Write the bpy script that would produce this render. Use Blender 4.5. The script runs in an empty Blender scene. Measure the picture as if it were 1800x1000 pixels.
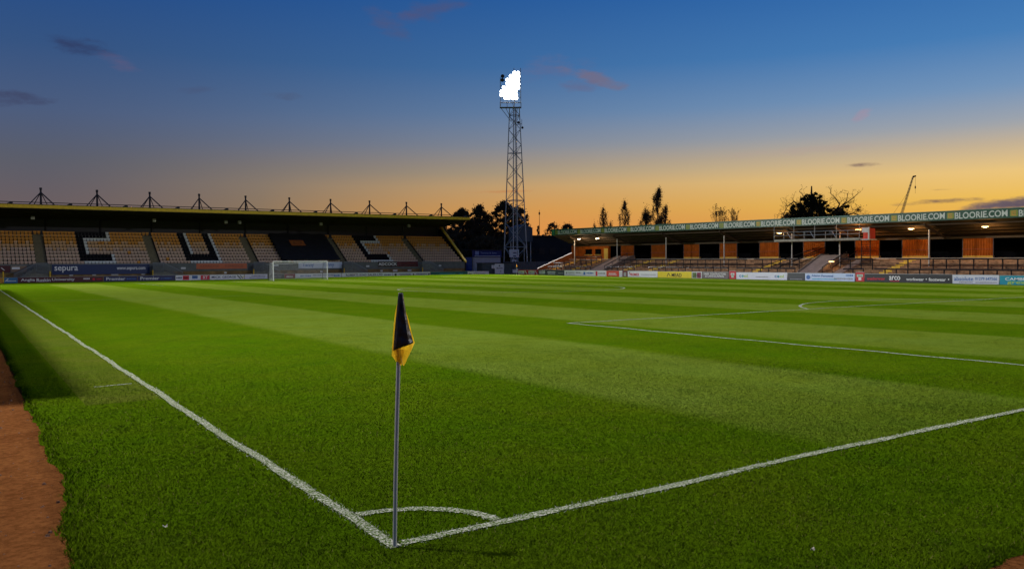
import bpy, math, random
import numpy as np
from mathutils import Vector, Matrix

random.seed(7); RNG = np.random.default_rng(7)
S = bpy.context.scene
COL = S.collection
W, L = 68.88, 100.46          # pitch: X along the near goal line, Y along the touchline

# ------------------------------------------------------------------ camera
cam = bpy.data.objects.new('camera', bpy.data.cameras.new('camera')); COL.objects.link(cam)
cam.data.sensor_width = 36; cam.data.lens = 36*1441.165/1800
cam.data.clip_start = 0.05; cam.data.clip_end = 6000
YAW, PIT, ROL = 0.58795, -0.02557, -0.00748
fw = Vector((math.sin(YAW)*math.cos(PIT), math.cos(YAW)*math.cos(PIT), math.sin(PIT)))
rt = Vector((math.cos(YAW), -math.sin(YAW), 0)); up = rt.cross(fw)
r2 = rt*math.cos(ROL)+up*math.sin(ROL); u2 = -rt*math.sin(ROL)+up*math.cos(ROL)
m = Matrix((r2, u2, -fw)).transposed().to_4x4(); m.translation = Vector((-2.51872, -5.35633, 2.02138))
cam.matrix_world = m
CAM = Vector((-2.51872, -5.35633, 2.02138))
S.camera = cam

# ------------------------------------------------------------------ exposure
S.view_settings.view_transform = 'Standard'; S.view_settings.look = 'None'
S.view_settings.exposure = 0.0; S.view_settings.gamma = 1.0; S.view_settings.use_curve_mapping = False

FLOOD = 1.03                    # scales the floodlights
SUN_AZ = math.radians(76)      # clockwise from +Y: the sun has just set there

def srgb(r, g, b):
    f = lambda c: (c/255/12.92 if c/255 <= 0.04045 else ((c/255+0.055)/1.055)**2.4)
    return (f(r), f(g), f(b), 1.0)

# ------------------------------------------------------------------ dusk sky
def build_world():
    w = bpy.data.worlds.new('World'); S.world = w; w.use_nodes = True
    nt = w.node_tree; N = nt.nodes; K = nt.links
    bg = N['Background']
    def math_(op, a, b=None, c=None, clamp=False):
        n = N.new('ShaderNodeMath'); n.operation = op; n.use_clamp = clamp
        for i, v in enumerate((a, b, c)):
            if v is None: continue
            if isinstance(v, (int, float)): n.inputs[i].default_value = v
            else: K.new(v, n.inputs[i])
        return n.outputs[0]
    def vdot(a, v):
        n = N.new('ShaderNodeVectorMath'); n.operation = 'DOT_PRODUCT'; K.new(a, n.inputs[0]); n.inputs[1].default_value = v
        return n.outputs['Value']
    def mix(f, a, b):
        n = N.new('ShaderNodeMix'); n.data_type = 'RGBA'
        if isinstance(f, (int, float)): n.inputs['Factor'].default_value = f
        else: K.new(f, n.inputs['Factor'])
        for k, v in (('A', a), ('B', b)):
            s = [x for x in n.inputs if x.name == k and x.type == 'RGBA'][0]
            if isinstance(v, tuple): s.default_value = v
            else: K.new(v, s)
        return [x for x in n.outputs if x.type == 'RGBA'][0]
    tc = N.new('ShaderNodeTexCoord')
    nm = N.new('ShaderNodeVectorMath'); nm.operation = 'NORMALIZE'; K.new(tc.outputs['Generated'], nm.inputs[0])
    d = nm.outputs[0]
    sep = N.new('ShaderNodeSeparateXYZ'); K.new(d, sep.inputs[0])
    el = math_('MULTIPLY', math_('ARCSINE', sep.outputs[2]), 180/math.pi)
    hl = math_('SQRT', math_('MAXIMUM', math_('SUBTRACT', 1.0, math_('MULTIPLY', sep.outputs[2], sep.outputs[2])), 1e-4))
    cosd = math_('DIVIDE', vdot(d, (math.sin(SUN_AZ), math.cos(SUN_AZ), 0)), hl)
    def ramp(stops):
        n = N.new('ShaderNodeValToRGB'); r = n.color_ramp; r.interpolation = 'EASE' if False else 'LINEAR'
        LO, HI = -6.0, 90.0
        fac = math_('DIVIDE', math_('SUBTRACT', el, LO), HI-LO, clamp=True)
        # stretch the first degrees: use sqrt mapping
        fac = math_('POWER', fac, 0.5); K.new(fac, n.inputs[0])
        while len(r.elements) > 1: r.elements.remove(r.elements[-1])
        for i, (e, c) in enumerate(stops):
            p = ((e-LO)/(HI-LO))**0.5
            if i == 0: r.elements[0].position = p; r.elements[0].color = srgb(*c)
            else: x = r.elements.new(p); x.color = srgb(*c)
        return n.outputs[0]
    sun = ramp([(-6, (60, 45, 30)), (-0.5, (170, 110, 50)), (1.0, (230, 152, 52)), (3.7, (242, 195, 86)), (5.3, (240, 202, 126)), (6.9, (200, 180, 150)),
                (8.2, (160, 166, 174)), (10.3, (116, 150, 188)), (13.4, (70, 126, 184)), (17.8, (46, 104, 172)), (30, (36, 84, 150)), (90, (24, 56, 112))])
    far = ramp([(-6, (40, 32, 28)), (-0.5, (92, 70, 62)), (2.5, (110, 93, 94)), (4.2, (104, 94, 98)), (6.5, (92, 94, 106)), (9.5, (76, 93, 126)),
                (13.4, (53, 84, 130)), (17.8, (34, 76, 136)), (30, (28, 62, 118)), (90, (22, 50, 102))])
    mr = N.new('ShaderNodeMapRange'); mr.inputs['From Min'].default_value = 0.30; mr.inputs['From Max'].default_value = 1.0
    K.new(cosd, mr.inputs['Value'])
    t = math_('POWER', mr.outputs[0], 1.5)
    base = mix(t, far, sun)
    # orange afterglow hugging the horizon between the two
    g1 = math_('SUBTRACT', 1.0, math_('DIVIDE', math_('ABSOLUTE', math_('SUBTRACT', el, 2.0)), 4.3), clamp=True)
    g2 = math_('SUBTRACT', 1.0, math_('DIVIDE', math_('ABSOLUTE', math_('SUBTRACT', cosd, 0.77)), 0.26), clamp=True)
    base = mix(math_('MULTIPLY', math_('MULTIPLY', g1, g2), 0.78), base, srgb(234, 150, 72))
    # a physical sky with the sun under the horizon, as a small share of the whole
    sk = N.new('ShaderNodeTexSky'); sk.sky_type = 'NISHITA'; sk.sun_disc = False
    sk.sun_elevation = math.radians(-2.5); sk.sun_rotation = SUN_AZ; sk.ozone_density = 3.0
    base = mix(0.015, base, sk.outputs[0])
    # clouds, fixed in the sky by azimuth and elevation (degrees)
    nz = N.new('ShaderNodeTexNoise'); nz.inputs['Scale'].default_value = 26; nz.inputs['Detail'].default_value = 7; nz.inputs['Roughness'].default_value = 0.62
    mp = N.new('ShaderNodeMapping'); mp.inputs['Scale'].default_value = (1, 1, 3.2); K.new(d, mp.inputs[0]); K.new(mp.outputs[0], nz.inputs['Vector'])
    nv = math_('SUBTRACT', nz.outputs[0], 0.5)
    clouds = [  # az, el, half width, half height, tilt, colour, opacity
        (28.4, 17.0, 2.3, 0.75, 0.25, (74, 84, 126), 0.7), (25.4, 16.1, 1.6, 0.8, -0.5, (76, 86, 126), 0.7), (26.6, 16.3, 1.0, 0.5, 0.0, (80, 84, 124), 0.55),
        (6.3, 13.3, 2.1, 0.5, -0.05, (48, 60, 98), 0.85), (8.2, 12.6, 1.2, 0.5, -0.3, (100, 90, 122), 0.5),
        (2.2, 9.9, 2.3, 0.42, 0.05, (62, 68, 98), 0.85), (13.2, 11.3, 1.4, 0.22, 0.1, (72, 86, 120), 0.6), (18.4, 11.2, 1.25, 0.28, 0.05, (76, 88, 118), 0.75),
        (36.8, 13.1, 3.0, 0.95, -0.05, (94, 106, 146), 0.6), (39.6, 12.5, 2.3, 0.42, -0.33, (116, 108, 130), 0.75), (38.3, 12.0, 1.6, 0.5, -0.1, (104, 98, 128), 0.5),
        (57.0, 6.1, 1.0, 0.14, 0.0, (124, 100, 96), 0.9), (60.8, 3.6, 2.3, 0.17, 0.03, (100, 80, 86), 0.95), (61.3, 4.35, 0.8, 0.07, 0.0, (128, 100, 84), 0.8),
        (64.6, 3.3, 2.6, 0.38, 0.14, (92, 82, 98), 0.95), (67.5, 3.4, 2.2, 0.36, 0.05, (92, 80, 94), 0.95), (63.2, 2.85, 1.2, 0.14, 0.0, (232, 150, 98), 0.6),
        (56.8, 9.2, 0.6, 0.3, 0.6, (168, 140, 158), 0.5), (53.0, 7.2, 4.5, 0.28, 0.03, (178, 158, 150), 0.35), (33, 5.0, 3, 0.10, 0.02, (190, 120, 72), 0.5),
        (-14, 15, 4, 0.9, 0.1, (60, 70, 106), 0.6), (86, 9, 5, 0.7, 0.05, (140, 110, 110), 0.6), (110, 20, 6, 1.2, 0.1, (90, 90, 126), 0.6),
        (200, 14, 7, 1.2, 0, (60, 66, 98), 0.6), (280, 18, 6, 1.1, 0, (58, 66, 100), 0.6)]
    for az, e, hw, hh, tl, c, op in clouds:
        a, q = math.radians(az), math.radians(e)
        cd = Vector((math.sin(a)*math.cos(q), math.cos(a)*math.cos(q), math.sin(q)))
        r = Vector((math.cos(a), -math.sin(a), 0)); u = r.cross(cd); 
        if u.z < 0: u = -u
        ru = r*math.cos(math.atan(tl)) + u*math.sin(math.atan(tl)); uu = -r*math.sin(math.atan(tl)) + u*math.cos(math.atan(tl))
        uo, vo = cd.dot(ru), cd.dot(uu)
        x = math_('DIVIDE', math_('SUBTRACT', vdot(d, tuple(ru)), uo), math.radians(hw))
        y = math_('DIVIDE', math_('SUBTRACT', vdot(d, tuple(uu)), vo), math.radians(hh))
        rr = math_('ADD', math_('MULTIPLY', x, x), math_('MULTIPLY', y, y))
        k = math_('ADD', math_('SUBTRACT', 1.0 if hh < 0.45 else 0.85, rr), math_('MULTIPLY', nv, 5.0))
        front = math_('GREATER_THAN', vdot(d, tuple(cd)), 0.5)
        mk = N.new('ShaderNodeMapRange'); mk.interpolation_type = 'SMOOTHSTEP'; mk.inputs['From Min'].default_value = -0.4; mk.inputs['From Max'].default_value = 1.7
        K.new(k, mk.inputs['Value'])
        base = mix(math_('MULTIPLY', math_('MULTIPLY', mk.outputs[0], front), op), base, srgb(*c))
    K.new(base, bg.inputs[0]); bg.inputs[1].default_value = 1.0
build_world()

# a sun that has just gone down: hardly any direct light is left
sun = bpy.data.objects.new('sun', bpy.data.lights.new('sun', 'SUN')); COL.objects.link(sun)
sun.data.energy = 0.06; sun.data.angle = math.radians(10); sun.data.color = (1.0, 0.62, 0.32)
sd = Vector((-math.sin(SUN_AZ)*math.cos(0.03), -math.cos(SUN_AZ)*math.cos(0.03), -math.sin(0.03)))
sun.rotation_euler = sd.to_track_quat('-Z', 'Y').to_euler()

# ------------------------------------------------------------------ materials
MATS = {}
def mat(name, col, rough=0.7, var=0.18, scale=3.0, metal=0.0, bump=0.0, bscale=40.0, emit=None, estr=0.0, spec=0.4, dirt=None, dirt_amt=0.0):
    if name in MATS: return MATS[name]
    mt = bpy.data.materials.new(name); mt.use_nodes = True
    nt = mt.node_tree; N = nt.nodes; K = nt.links; p = N['Principled BSDF']
    if len(col) == 3: col = (*col, 1.0)
    tc = N.new('ShaderNodeTexCoord')
    nz = N.new('ShaderNodeTexNoise'); nz.inputs['Scale'].default_value = scale; nz.inputs['Detail'].default_value = 6; nz.inputs['Roughness'].default_value = 0.65
    K.new(tc.outputs['Object'], nz.inputs['Vector'])
    mr = N.new('ShaderNodeMapRange'); mr.inputs['From Min'].default_value = 0.25; mr.inputs['From Max'].default_value = 0.75
    mr.inputs['To Min'].default_value = 1-var; mr.inputs['To Max'].default_value = 1+var; K.new(nz.outputs[0], mr.inputs['Value'])
    mx = N.new('ShaderNodeMix'); mx.data_type = 'RGBA'; mx.blend_type = 'MULTIPLY'; mx.inputs['Factor'].default_value = 1
    mx.inputs[6].default_value = col; cb = N.new('ShaderNodeCombineColor')
    for i in range(3): K.new(mr.outputs[0], cb.inputs[i])
    K.new(cb.outputs[0], mx.inputs[7])
    out = mx.outputs[2]
    if dirt:
        n2 = N.new('ShaderNodeTexNoise'); n2.inputs['Scale'].default_value = scale*0.6; n2.inputs['Detail'].default_value = 8; n2.inputs['Roughness'].default_value = 0.7
        K.new(tc.outputs['Object'], n2.inputs['Vector'])
        m2 = N.new('ShaderNodeMapRange'); m2.inputs['From Min'].default_value = 0.45; m2.inputs['From Max'].default_value = 0.7
        m2.inputs['To Max'].default_value = dirt_amt; K.new(n2.outputs[0], m2.inputs['Value'])
        x2 = N.new('ShaderNodeMix'); x2.data_type = 'RGBA'; K.new(m2.outputs[0], x2.inputs['Factor']); K.new(out, x2.inputs[6]); x2.inputs[7].default_value = (*dirt, 1)
        out = x2.outputs[2]
    K.new(out, p.inputs['Base Color'])
    p.inputs['Roughness'].default_value = rough; p.inputs['Metallic'].default_value = metal; p.inputs['Specular IOR Level'].default_value = spec
    if bump:
        nb = N.new('ShaderNodeTexNoise'); nb.inputs['Scale'].default_value = bscale; nb.inputs['Detail'].default_value = 5; K.new(tc.outputs['Object'], nb.inputs['Vector'])
        b = N.new('ShaderNodeBump'); b.inputs['Strength'].default_value = bump; b.inputs['Distance'].default_value = 0.02; K.new(nb.outputs[0], b.inputs['Height']); K.new(b.outputs[0], p.inputs['Normal'])
    if emit:
        p.inputs['Emission Color'].default_value = (*emit, 1); p.inputs['Emission Strength'].default_value = estr
    MATS[name] = mt
    return mt

# ------------------------------------------------------------------ geometry helpers
class MB:
    def __init__(s): s.v = []; s.f = []; s.mi = []
    def add(s, vs, fs, mi=0):
        o = len(s.v); s.v += [tuple(v) for v in vs]; s.f += [tuple(i+o for i in f) for f in fs]; s.mi += [mi]*len(fs); return s
    def box(s, x0, x1, y0, y1, z0, z1, mi=0):
        return s.add([(x0, y0, z0), (x1, y0, z0), (x1, y1, z0), (x0, y1, z0), (x0, y0, z1), (x1, y0, z1), (x1, y1, z1), (x0, y1, z1)],
                     [(0, 3, 2, 1), (4, 5, 6, 7), (0, 1, 5, 4), (1, 2, 6, 5), (2, 3, 7, 6), (3, 0, 4, 7)], mi)
    def tube(s, a, b, r0, r1=None, n=6, mi=0, caps=True):
        if r1 is None: r1 = r0
        a, b = Vector(a), Vector(b); d = (b-a)
        if d.length < 1e-6: return s
        d.normalize(); e = Vector((0, 0, 1)) if abs(d.z) < 0.9 else Vector((1, 0, 0)); u = d.cross(e).normalized(); w = d.cross(u)
        vs = []
        for c, r in ((a, r0), (b, r1)):
            for k in range(n):
                t = 2*math.pi*k/n; vs.append(c+u*(r*math.cos(t))+w*(r*math.sin(t)))
        fs = [(k, (k+1) % n, n+(k+1) % n, n+k) for k in range(n)]
        if caps: fs += [tuple(range(n-1, -1, -1)), tuple(range(n, 2*n))]
        return s.add(vs, fs, mi)
    def bar(s, a, b, w, h=None, mi=0):
        return s.tube(a, b, w*0.7071, w*0.7071, 4, mi)
    def prism(s, poly, axis, c0, c1, mi=0):
        """poly in the two other axes, extruded along axis from c0 to c1"""
        n = len(poly)
        def P(p, c):
            if axis == 0: return (c, p[0], p[1])
            if axis == 1: return (p[0], c, p[1])
            return (p[0], p[1], c)
        vs = [P(p, c0) for p in poly]+[P(p, c1) for p in poly]
        fs = [tuple(range(n)), tuple(range(2*n-1, n-1, -1))]+[(i, n+i, n+(i+1) % n, (i+1) % n) for i in range(n)]
        return s.add(vs, fs, mi)
    def mesh(s, name, mats, tf=None, org=(0, 0, 0), smooth=False):
        me = bpy.data.meshes.new(name)
        vs = [tf(v) for v in s.v] if tf else s.v
        vs = [(v[0]-org[0], v[1]-org[1], v[2]-org[2]) for v in vs]
        me.from_pydata(vs, [], s.f)
        mats = mats if isinstance(mats, (list, tuple)) else [mats]
        for k in mats: me.materials.append(k)
        if len(mats) > 1: me.polygons.foreach_set('material_index', s.mi)
        if smooth: me.polygons.foreach_set('use_smooth', [True]*len(me.polygons))
        me.update()
        return me
    def build(s, name, mats, parent=None, tf=None, smooth=False):
        org = ORG.get(parent.name, (0, 0, 0)) if parent else (0, 0, 0)
        o = bpy.data.objects.new(name, s.mesh(name, mats, tf, org, smooth)); COL.objects.link(o)
        if parent: o.parent = parent; ORG[o.name] = org
        return o
ORG = {}
def tag(o, label=None, cat=None, group=None, kind=None):
    if label: o['label'] = label
    if cat: o['category'] = cat
    if group: o['group'] = group
    if kind: o['kind'] = kind
    return o
def empty(name, loc, label, cat, group=None):
    o = bpy.data.objects.new(name, None); COL.objects.link(o); o.location = loc; o.empty_display_size = 0.2
    ORG[o.name] = tuple(loc)
    return tag(o, label, cat, group)
def place(name, me, parent, loc, rot=(0, 0, 0), scale=(1, 1, 1)):
    o = bpy.data.objects.new(name, me); COL.objects.link(o)
    if parent:
        o.parent = parent; g = ORG.get(parent.name, (0, 0, 0)); loc = (loc[0]-g[0], loc[1]-g[1], loc[2]-g[2])
    o.location = loc; o.rotation_euler = rot; o.scale = scale
    return o
def sstep(t): t = min(1, max(0, t)); return t*t*(3-2*t)
def gh(x, y):   # the ground climbs very slightly towards the far corner
    return min(0.22, max(-0.10, (y-48)*0.0045))*sstep((x-25)/45)
def tiltN(v):   # the terrace follows that slope
    return (v[0], v[1], v[2]+(v[1]-45)*(0.0045+0.0009*v[2]))

_fontcache = {}
def text_mesh(body, bold=0.0, mat_=None):
    key = (body, bold, mat_.name)
    if key in _fontcache: return _fontcache[key]
    cu = bpy.data.curves.new('lettering', 'FONT'); cu.body = body; cu.extrude = 0.012; cu.offset = bold; cu.resolution_u = 3; cu.size = 1.0
    o = bpy.data.objects.new('tmp', cu); COL.objects.link(o)
    bpy.context.view_layer.update()
    me = bpy.data.meshes.new_from_object(o.evaluated_get(bpy.context.evaluated_depsgraph_get()))
    bpy.data.objects.remove(o); bpy.data.curves.remove(cu)
    n = len(me.vertices); co = np.empty(n*3); me.vertices.foreach_get('co', co); co = co.reshape(-1, 3)
    lo, hi = co[:, :2].min(0), co[:, :2].max(0)
    co[:, :2] = (co[:, :2]-(lo+hi)/2)/(hi-lo)      # unit box centred on the origin
    me.vertices.foreach_set('co', co.ravel()); me.update(); me.materials.clear(); me.materials.append(mat_)
    _fontcache[key] = me
    return me
ROT_N = (math.pi/2, 0, -math.pi/2)      # faces -X, reads towards -Y
ROT_S = (math.pi/2, 0, 0)               # faces -Y, reads towards +X
def lettering(body, parent, side, pos, w, h, mt, bold=0.012, name='lettering'):
    return place(name, text_mesh(body, bold, mt), parent, pos, ROT_N if side == 'N' else ROT_S, (w, h, 1))

# ------------------------------------------------------------------ common materials
M_steel = mat('galvanised_steel', (0.30, 0.32, 0.34), 0.5, 0.15, 2, 0.6)
M_dsteel = mat('dark_painted_steel', (0.035, 0.035, 0.040), 0.6, 0.2, 2, spec=0.2)
M_black = mat('black_paint', (0.012, 0.012, 0.016), 0.55, 0.2, 3)
M_railblk = mat('black_rail_paint', (0.016, 0.012, 0.012), 0.5, 0.25, 4)
M_white = mat('white_paint', (0.78, 0.78, 0.76), 0.5, 0.06, 3, dirt=(0.35, 0.33, 0.28), dirt_amt=0.25)
M_conc = mat('grey_concrete', (0.24, 0.24, 0.22), 0.9, 0.25, 2.5, bump=0.3, dirt=(0.10, 0.10, 0.07), dirt_amt=0.5)
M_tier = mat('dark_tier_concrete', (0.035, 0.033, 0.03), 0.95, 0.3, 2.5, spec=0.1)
M_dconc = mat('weathered_terrace_concrete', (0.31, 0.175, 0.095), 0.95, 0.5, 2.2, bump=0.4, dirt=(0.055, 0.034, 0.024), dirt_amt=0.8, spec=0.1)
M_yel = mat('yellow_paint', (0.80, 0.50, 0.02), 0.6, 0.15, 2, dirt=(0.45, 0.28, 0.03), dirt_amt=0.3)
M_yelstep = mat('yellow_step_paint', (0.70, 0.42, 0.03), 0.7, 0.3, 6, dirt=(0.25, 0.16, 0.07), dirt_amt=0.6)
M_bark = mat('bark', (0.045, 0.034, 0.025), 0.95, 0.3, 5)

# ------------------------------------------------------------------ turf
def turf_nodes(nt, use_attr):
    N = nt.nodes; K = nt.links
    g = N.new('ShaderNodeNewGeometry'); sp = N.new('ShaderNodeSeparateXYZ'); K.new(g.outputs['Position'], sp.inputs[0])
    def M(op, a, b=None, clamp=False):
        n = N.new('ShaderNodeMath'); n.operation = op; n.use_clamp = clamp
        for i, v in enumerate((a, b)):
            if v is None: continue
            if isinstance(v, (int, float)): n.inputs[i].default_value = v
            else: K.new(v, n.inputs[i])
        return n.outputs[0]
    def noise(sc, det=4, stretch=None):
        n = N.new('ShaderNodeTexNoise'); n.inputs['Scale'].default_value = sc; n.inputs['Detail'].default_value = det; n.inputs['Roughness'].default_value = 0.6
        src = g.outputs['Position']
        if stretch:
            mp = N.new('ShaderNodeMapping'); mp.inputs['Scale'].default_value = stretch; K.new(src, mp.inputs[0]); src = mp.outputs[0]
        K.new(src, n.inputs['Vector']); return n.outputs[0]
    def mixc(f, a, b, bt='MIX'):
        n = N.new('ShaderNodeMix'); n.data_type = 'RGBA'; n.blend_type = bt
        if isinstance(f, (int, float)): n.inputs['Factor'].default_value = f
        else: K.new(f, n.inputs['Factor'])
        for i, v in ((6, a), (7, b)):
            if isinstance(v, tuple): n.inputs[i].default_value = v
            else: K.new(v, n.inputs[i])
        return n.outputs[2]
    # mower stripes run the length of the pitch, 4.9 m wide; the lie of the cut grass makes them paler or darker
    wob = M('MULTIPLY', M('SUBTRACT', noise(0.12, 2), 0.5), 0.8)
    xx = M('ADD', M('SUBTRACT', sp.outputs[0], 0.45), wob)
    s = M('SINE', M('MULTIPLY', xx, math.pi/4.92))
    st = N.new('ShaderNodeMapRange'); st.interpolation_type = 'SMOOTHSTEP'; st.inputs['From Min'].default_value = 0.20; st.inputs['From Max'].default_value = -0.20
    K.new(s, st.inputs['Value'])
    inside = M('MULTIPLY', M('GREATER_THAN', sp.outputs[0], 2.0), M('MULTIPLY', M('GREATER_THAN', sp.outputs[1], 0.0), M('LESS_THAN', sp.outputs[1], 101.5)))
    fade = N.new('ShaderNodeMapRange'); fade.interpolation_type = 'SMOOTHSTEP'; fade.inputs['From Min'].default_value = -4.0; fade.inputs['From Max'].default_value = 4.0
    K.new(sp.outputs[1], fade.inputs['Value'])
    stripe = M('MULTIPLY', M('MULTIPLY', st.outputs[0], inside), M('MULTIPLY', fade.outputs[0], M('ADD', 0.62, M('MULTIPLY', noise(0.35, 3), 0.7))), clamp=True)
    dark = (0.050, 0.106, 0.0015, 1); light = (0.114, 0.164, 0.018, 1)
    c = mixc(stripe, dark, light)
    # scuffs, damp patches and yellowed grass
    big = N.new('ShaderNodeMapRange'); big.inputs['From Min'].default_value = 0.3; big.inputs['From Max'].default_value = 0.7; K.new(noise(0.45, 5), big.inputs['Value'])
    c = mixc(M('MULTIPLY', big.outputs[0], 0.55), c, (0.092, 0.122, 0.004, 1))
    md = N.new('ShaderNodeMapRange'); md.inputs['From Min'].default_value = 0.5; md.inputs['From Max'].default_value = 0.75; K.new(noise(1.7, 6), md.inputs['Value'])
    c = mixc(M('MULTIPLY', md.outputs[0], 0.38), c, (0.024, 0.060, 0.004, 1))
    wr = N.new('ShaderNodeMapRange'); wr.inputs['From Min'].default_value = 0.62; wr.inputs['From Max'].default_value = 0.78; K.new(noise(2.9, 5), wr.inputs['Value'])
    c = mixc(M('MULTIPLY', wr.outputs[0], 0.35), c, (0.120, 0.100, 0.022, 1))
    # worn strip outside the touchline
    ws = M('MULTIPLY', M('LESS_THAN', sp.outputs[0], -0.05), M('MULTIPLY', M('GREATER_THAN', sp.outputs[0], -1.1), M('GREATER_THAN', sp.outputs[1], 8.0)))
    c = mixc(M('MULTIPLY', ws, M('MULTIPLY', noise(1.1, 4), 0.75)), c, (0.120, 0.115, 0.022, 1))
    fine = N.new('ShaderNodeMapRange'); fine.inputs['From Min'].default_value = 0.25; fine.inputs['From Max'].default_value = 0.75
    fine.inputs['To Min'].default_value = 0.72; fine.inputs['To Max'].default_value = 1.28; K.new(noise(14, 6), fine.inputs['Value'])
    cc = N.new('ShaderNodeCombineColor'); [K.new(fine.outputs[0], cc.inputs[i]) for i in range(3)]
    c = mixc(1.0, c, cc.outputs[0], 'MULTIPLY')
    return c, M, noise, mixc, g
def turf_material():
    mt = bpy.data.materials.new('turf'); mt.use_nodes = True; nt = mt.node_tree; K = nt.links; p = nt.nodes['Principled BSDF']
    c, M, noise, mixc, g = turf_nodes(nt, False)
    df = nt.nodes.new('ShaderNodeBsdfDiffuse'); K.new(c, df.inputs['Color']); K.new(df.outputs[0], nt.nodes['Material Output'].inputs['Surface']); nt.nodes.remove(p)
    b = nt.nodes.new('ShaderNodeBump'); b.inputs['Strength'].default_value = 0.9; b.inputs['Distance'].default_value = 0.03
    K.new(M('ADD', noise(38, 5), M('MULTIPLY', noise(9, 4), 0.8)), b.inputs['Height']); K.new(b.outputs[0], df.inputs['Normal'])
    return mt
def blade_material():
    mt = bpy.data.materials.new('grass_blade'); mt.use_nodes = True; nt = mt.node_tree; K = nt.links; N = nt.nodes; p = N['Principled BSDF']
    c, M, noise, mixc, g = turf_nodes(nt, True)
    at = N.new('ShaderNodeAttribute'); at.attribute_name = 'tone'
    rm = N.new('ShaderNodeMapRange'); rm.inputs['To Min'].default_value = 0.85; rm.inputs['To Max'].default_value = 1.25; K.new(at.outputs['Fac'], rm.inputs['Value'])
    cc = N.new('ShaderNodeCombineColor'); [K.new(rm.outputs[0], cc.inputs[i]) for i in range(3)]
    c = mixc(1.0, c, cc.outputs[0], 'MULTIPLY')
    ap = N.new('ShaderNodeAttribute'); ap.attribute_name = 'paint'
    c = mixc(ap.outputs['Fac'], c, (0.52, 0.51, 0.44, 1))
    ad = N.new('ShaderNodeAttribute'); ad.attribute_name = 'dry'
    c = mixc(ad.outputs['Fac'], c, (0.17, 0.135, 0.045, 1))
    df = N.new('ShaderNodeBsdfDiffuse'); K.new(c, df.inputs['Color']); K.new(df.outputs[0], N['Material Output'].inputs['Surface']); N.remove(p)
    vm = N.new('ShaderNodeMix'); vm.data_type = 'VECTOR'; vm.inputs['Factor'].default_value = 0.80; K.new(g.outputs['Normal'], vm.inputs[4]); vm.inputs[5].default_value = (0, 0, 1)
    nn = N.new('ShaderNodeVectorMath'); nn.operation = 'NORMALIZE'; K.new(vm.outputs[1], nn.inputs[0]); K.new(nn.outputs[0], df.inputs['Normal'])
    return mt
M_turf = turf_material(); M_blade = blade_material()

# ------------------------------------------------------------------ ground
gm = MB().add([(-3000, -3000, -0.12), (3000, -3000, -0.12), (3000, 3000, -0.12), (-3000, 3000, -0.12)], [(0, 1, 2, 3)])
tag(gm.build('ground', mat('dark_ground', (0.05, 0.045, 0.03), 0.95, 0.3, 0.05)), kind='structure')

def edge_noise(t, seed):
    return (0.06*math.sin(t*1.9+seed)+0.045*math.sin(t*4.7+seed*2.1)+0.03*math.sin(t*11.3+seed*3.3)+0.02*math.sin(t*23.0+seed)+0.015*math.sin(t*41.0+seed*1.7))
def left_edge(y): return -1.80-0.20*max(0.0, (3.2-y)/2.4)+0.45*edge_noise(y, 1.0)
def near_edge(x): return -2.56+0.5*edge_noise(x, 4.0)
def build_pitch():
    fx = list(np.arange(-1.8, 8.0, 0.10))+list(np.arange(8, 71.0, 1.6))+[71.3]
    fy = list(np.arange(-2.62, 16, 0.10))+list(np.arange(16, 116.6, 1.6))+[116.9]
    nx, ny = len(fx), len(fy)
    vs = []
    for j, y in enumerate(fy):
        for i, x in enumerate(fx):
            X, Y = x, y
            if i == 0: X = left_edge(y)
            elif i == 1: X = max(x, left_edge(y)+0.03)
            elif i == 2: X = max(x, left_edge(y)+0.06)
            if j == 0: Y = near_edge(x)
            elif j == 1: Y = max(y, near_edge(x)+0.03)
            elif j == 2: Y = max(y, near_edge(x)+0.06)
            z = gh(X, Y)+0.004*math.sin(X*1.7+Y*0.6)+0.004*math.sin(Y*2.3-X*0.8)
            if i == 0 or j == 0: z -= 0.045
            vs.append((X, Y, z))
    fs = [(j*nx+i, j*nx+i+1, (j+1)*nx+i+1, (j+1)*nx+i) for j in range(ny-1) for i in range(nx-1)]
    tag(MB().add(vs, fs).build('pitch', M_turf, smooth=True), kind='structure')
build_pitch()

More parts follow.
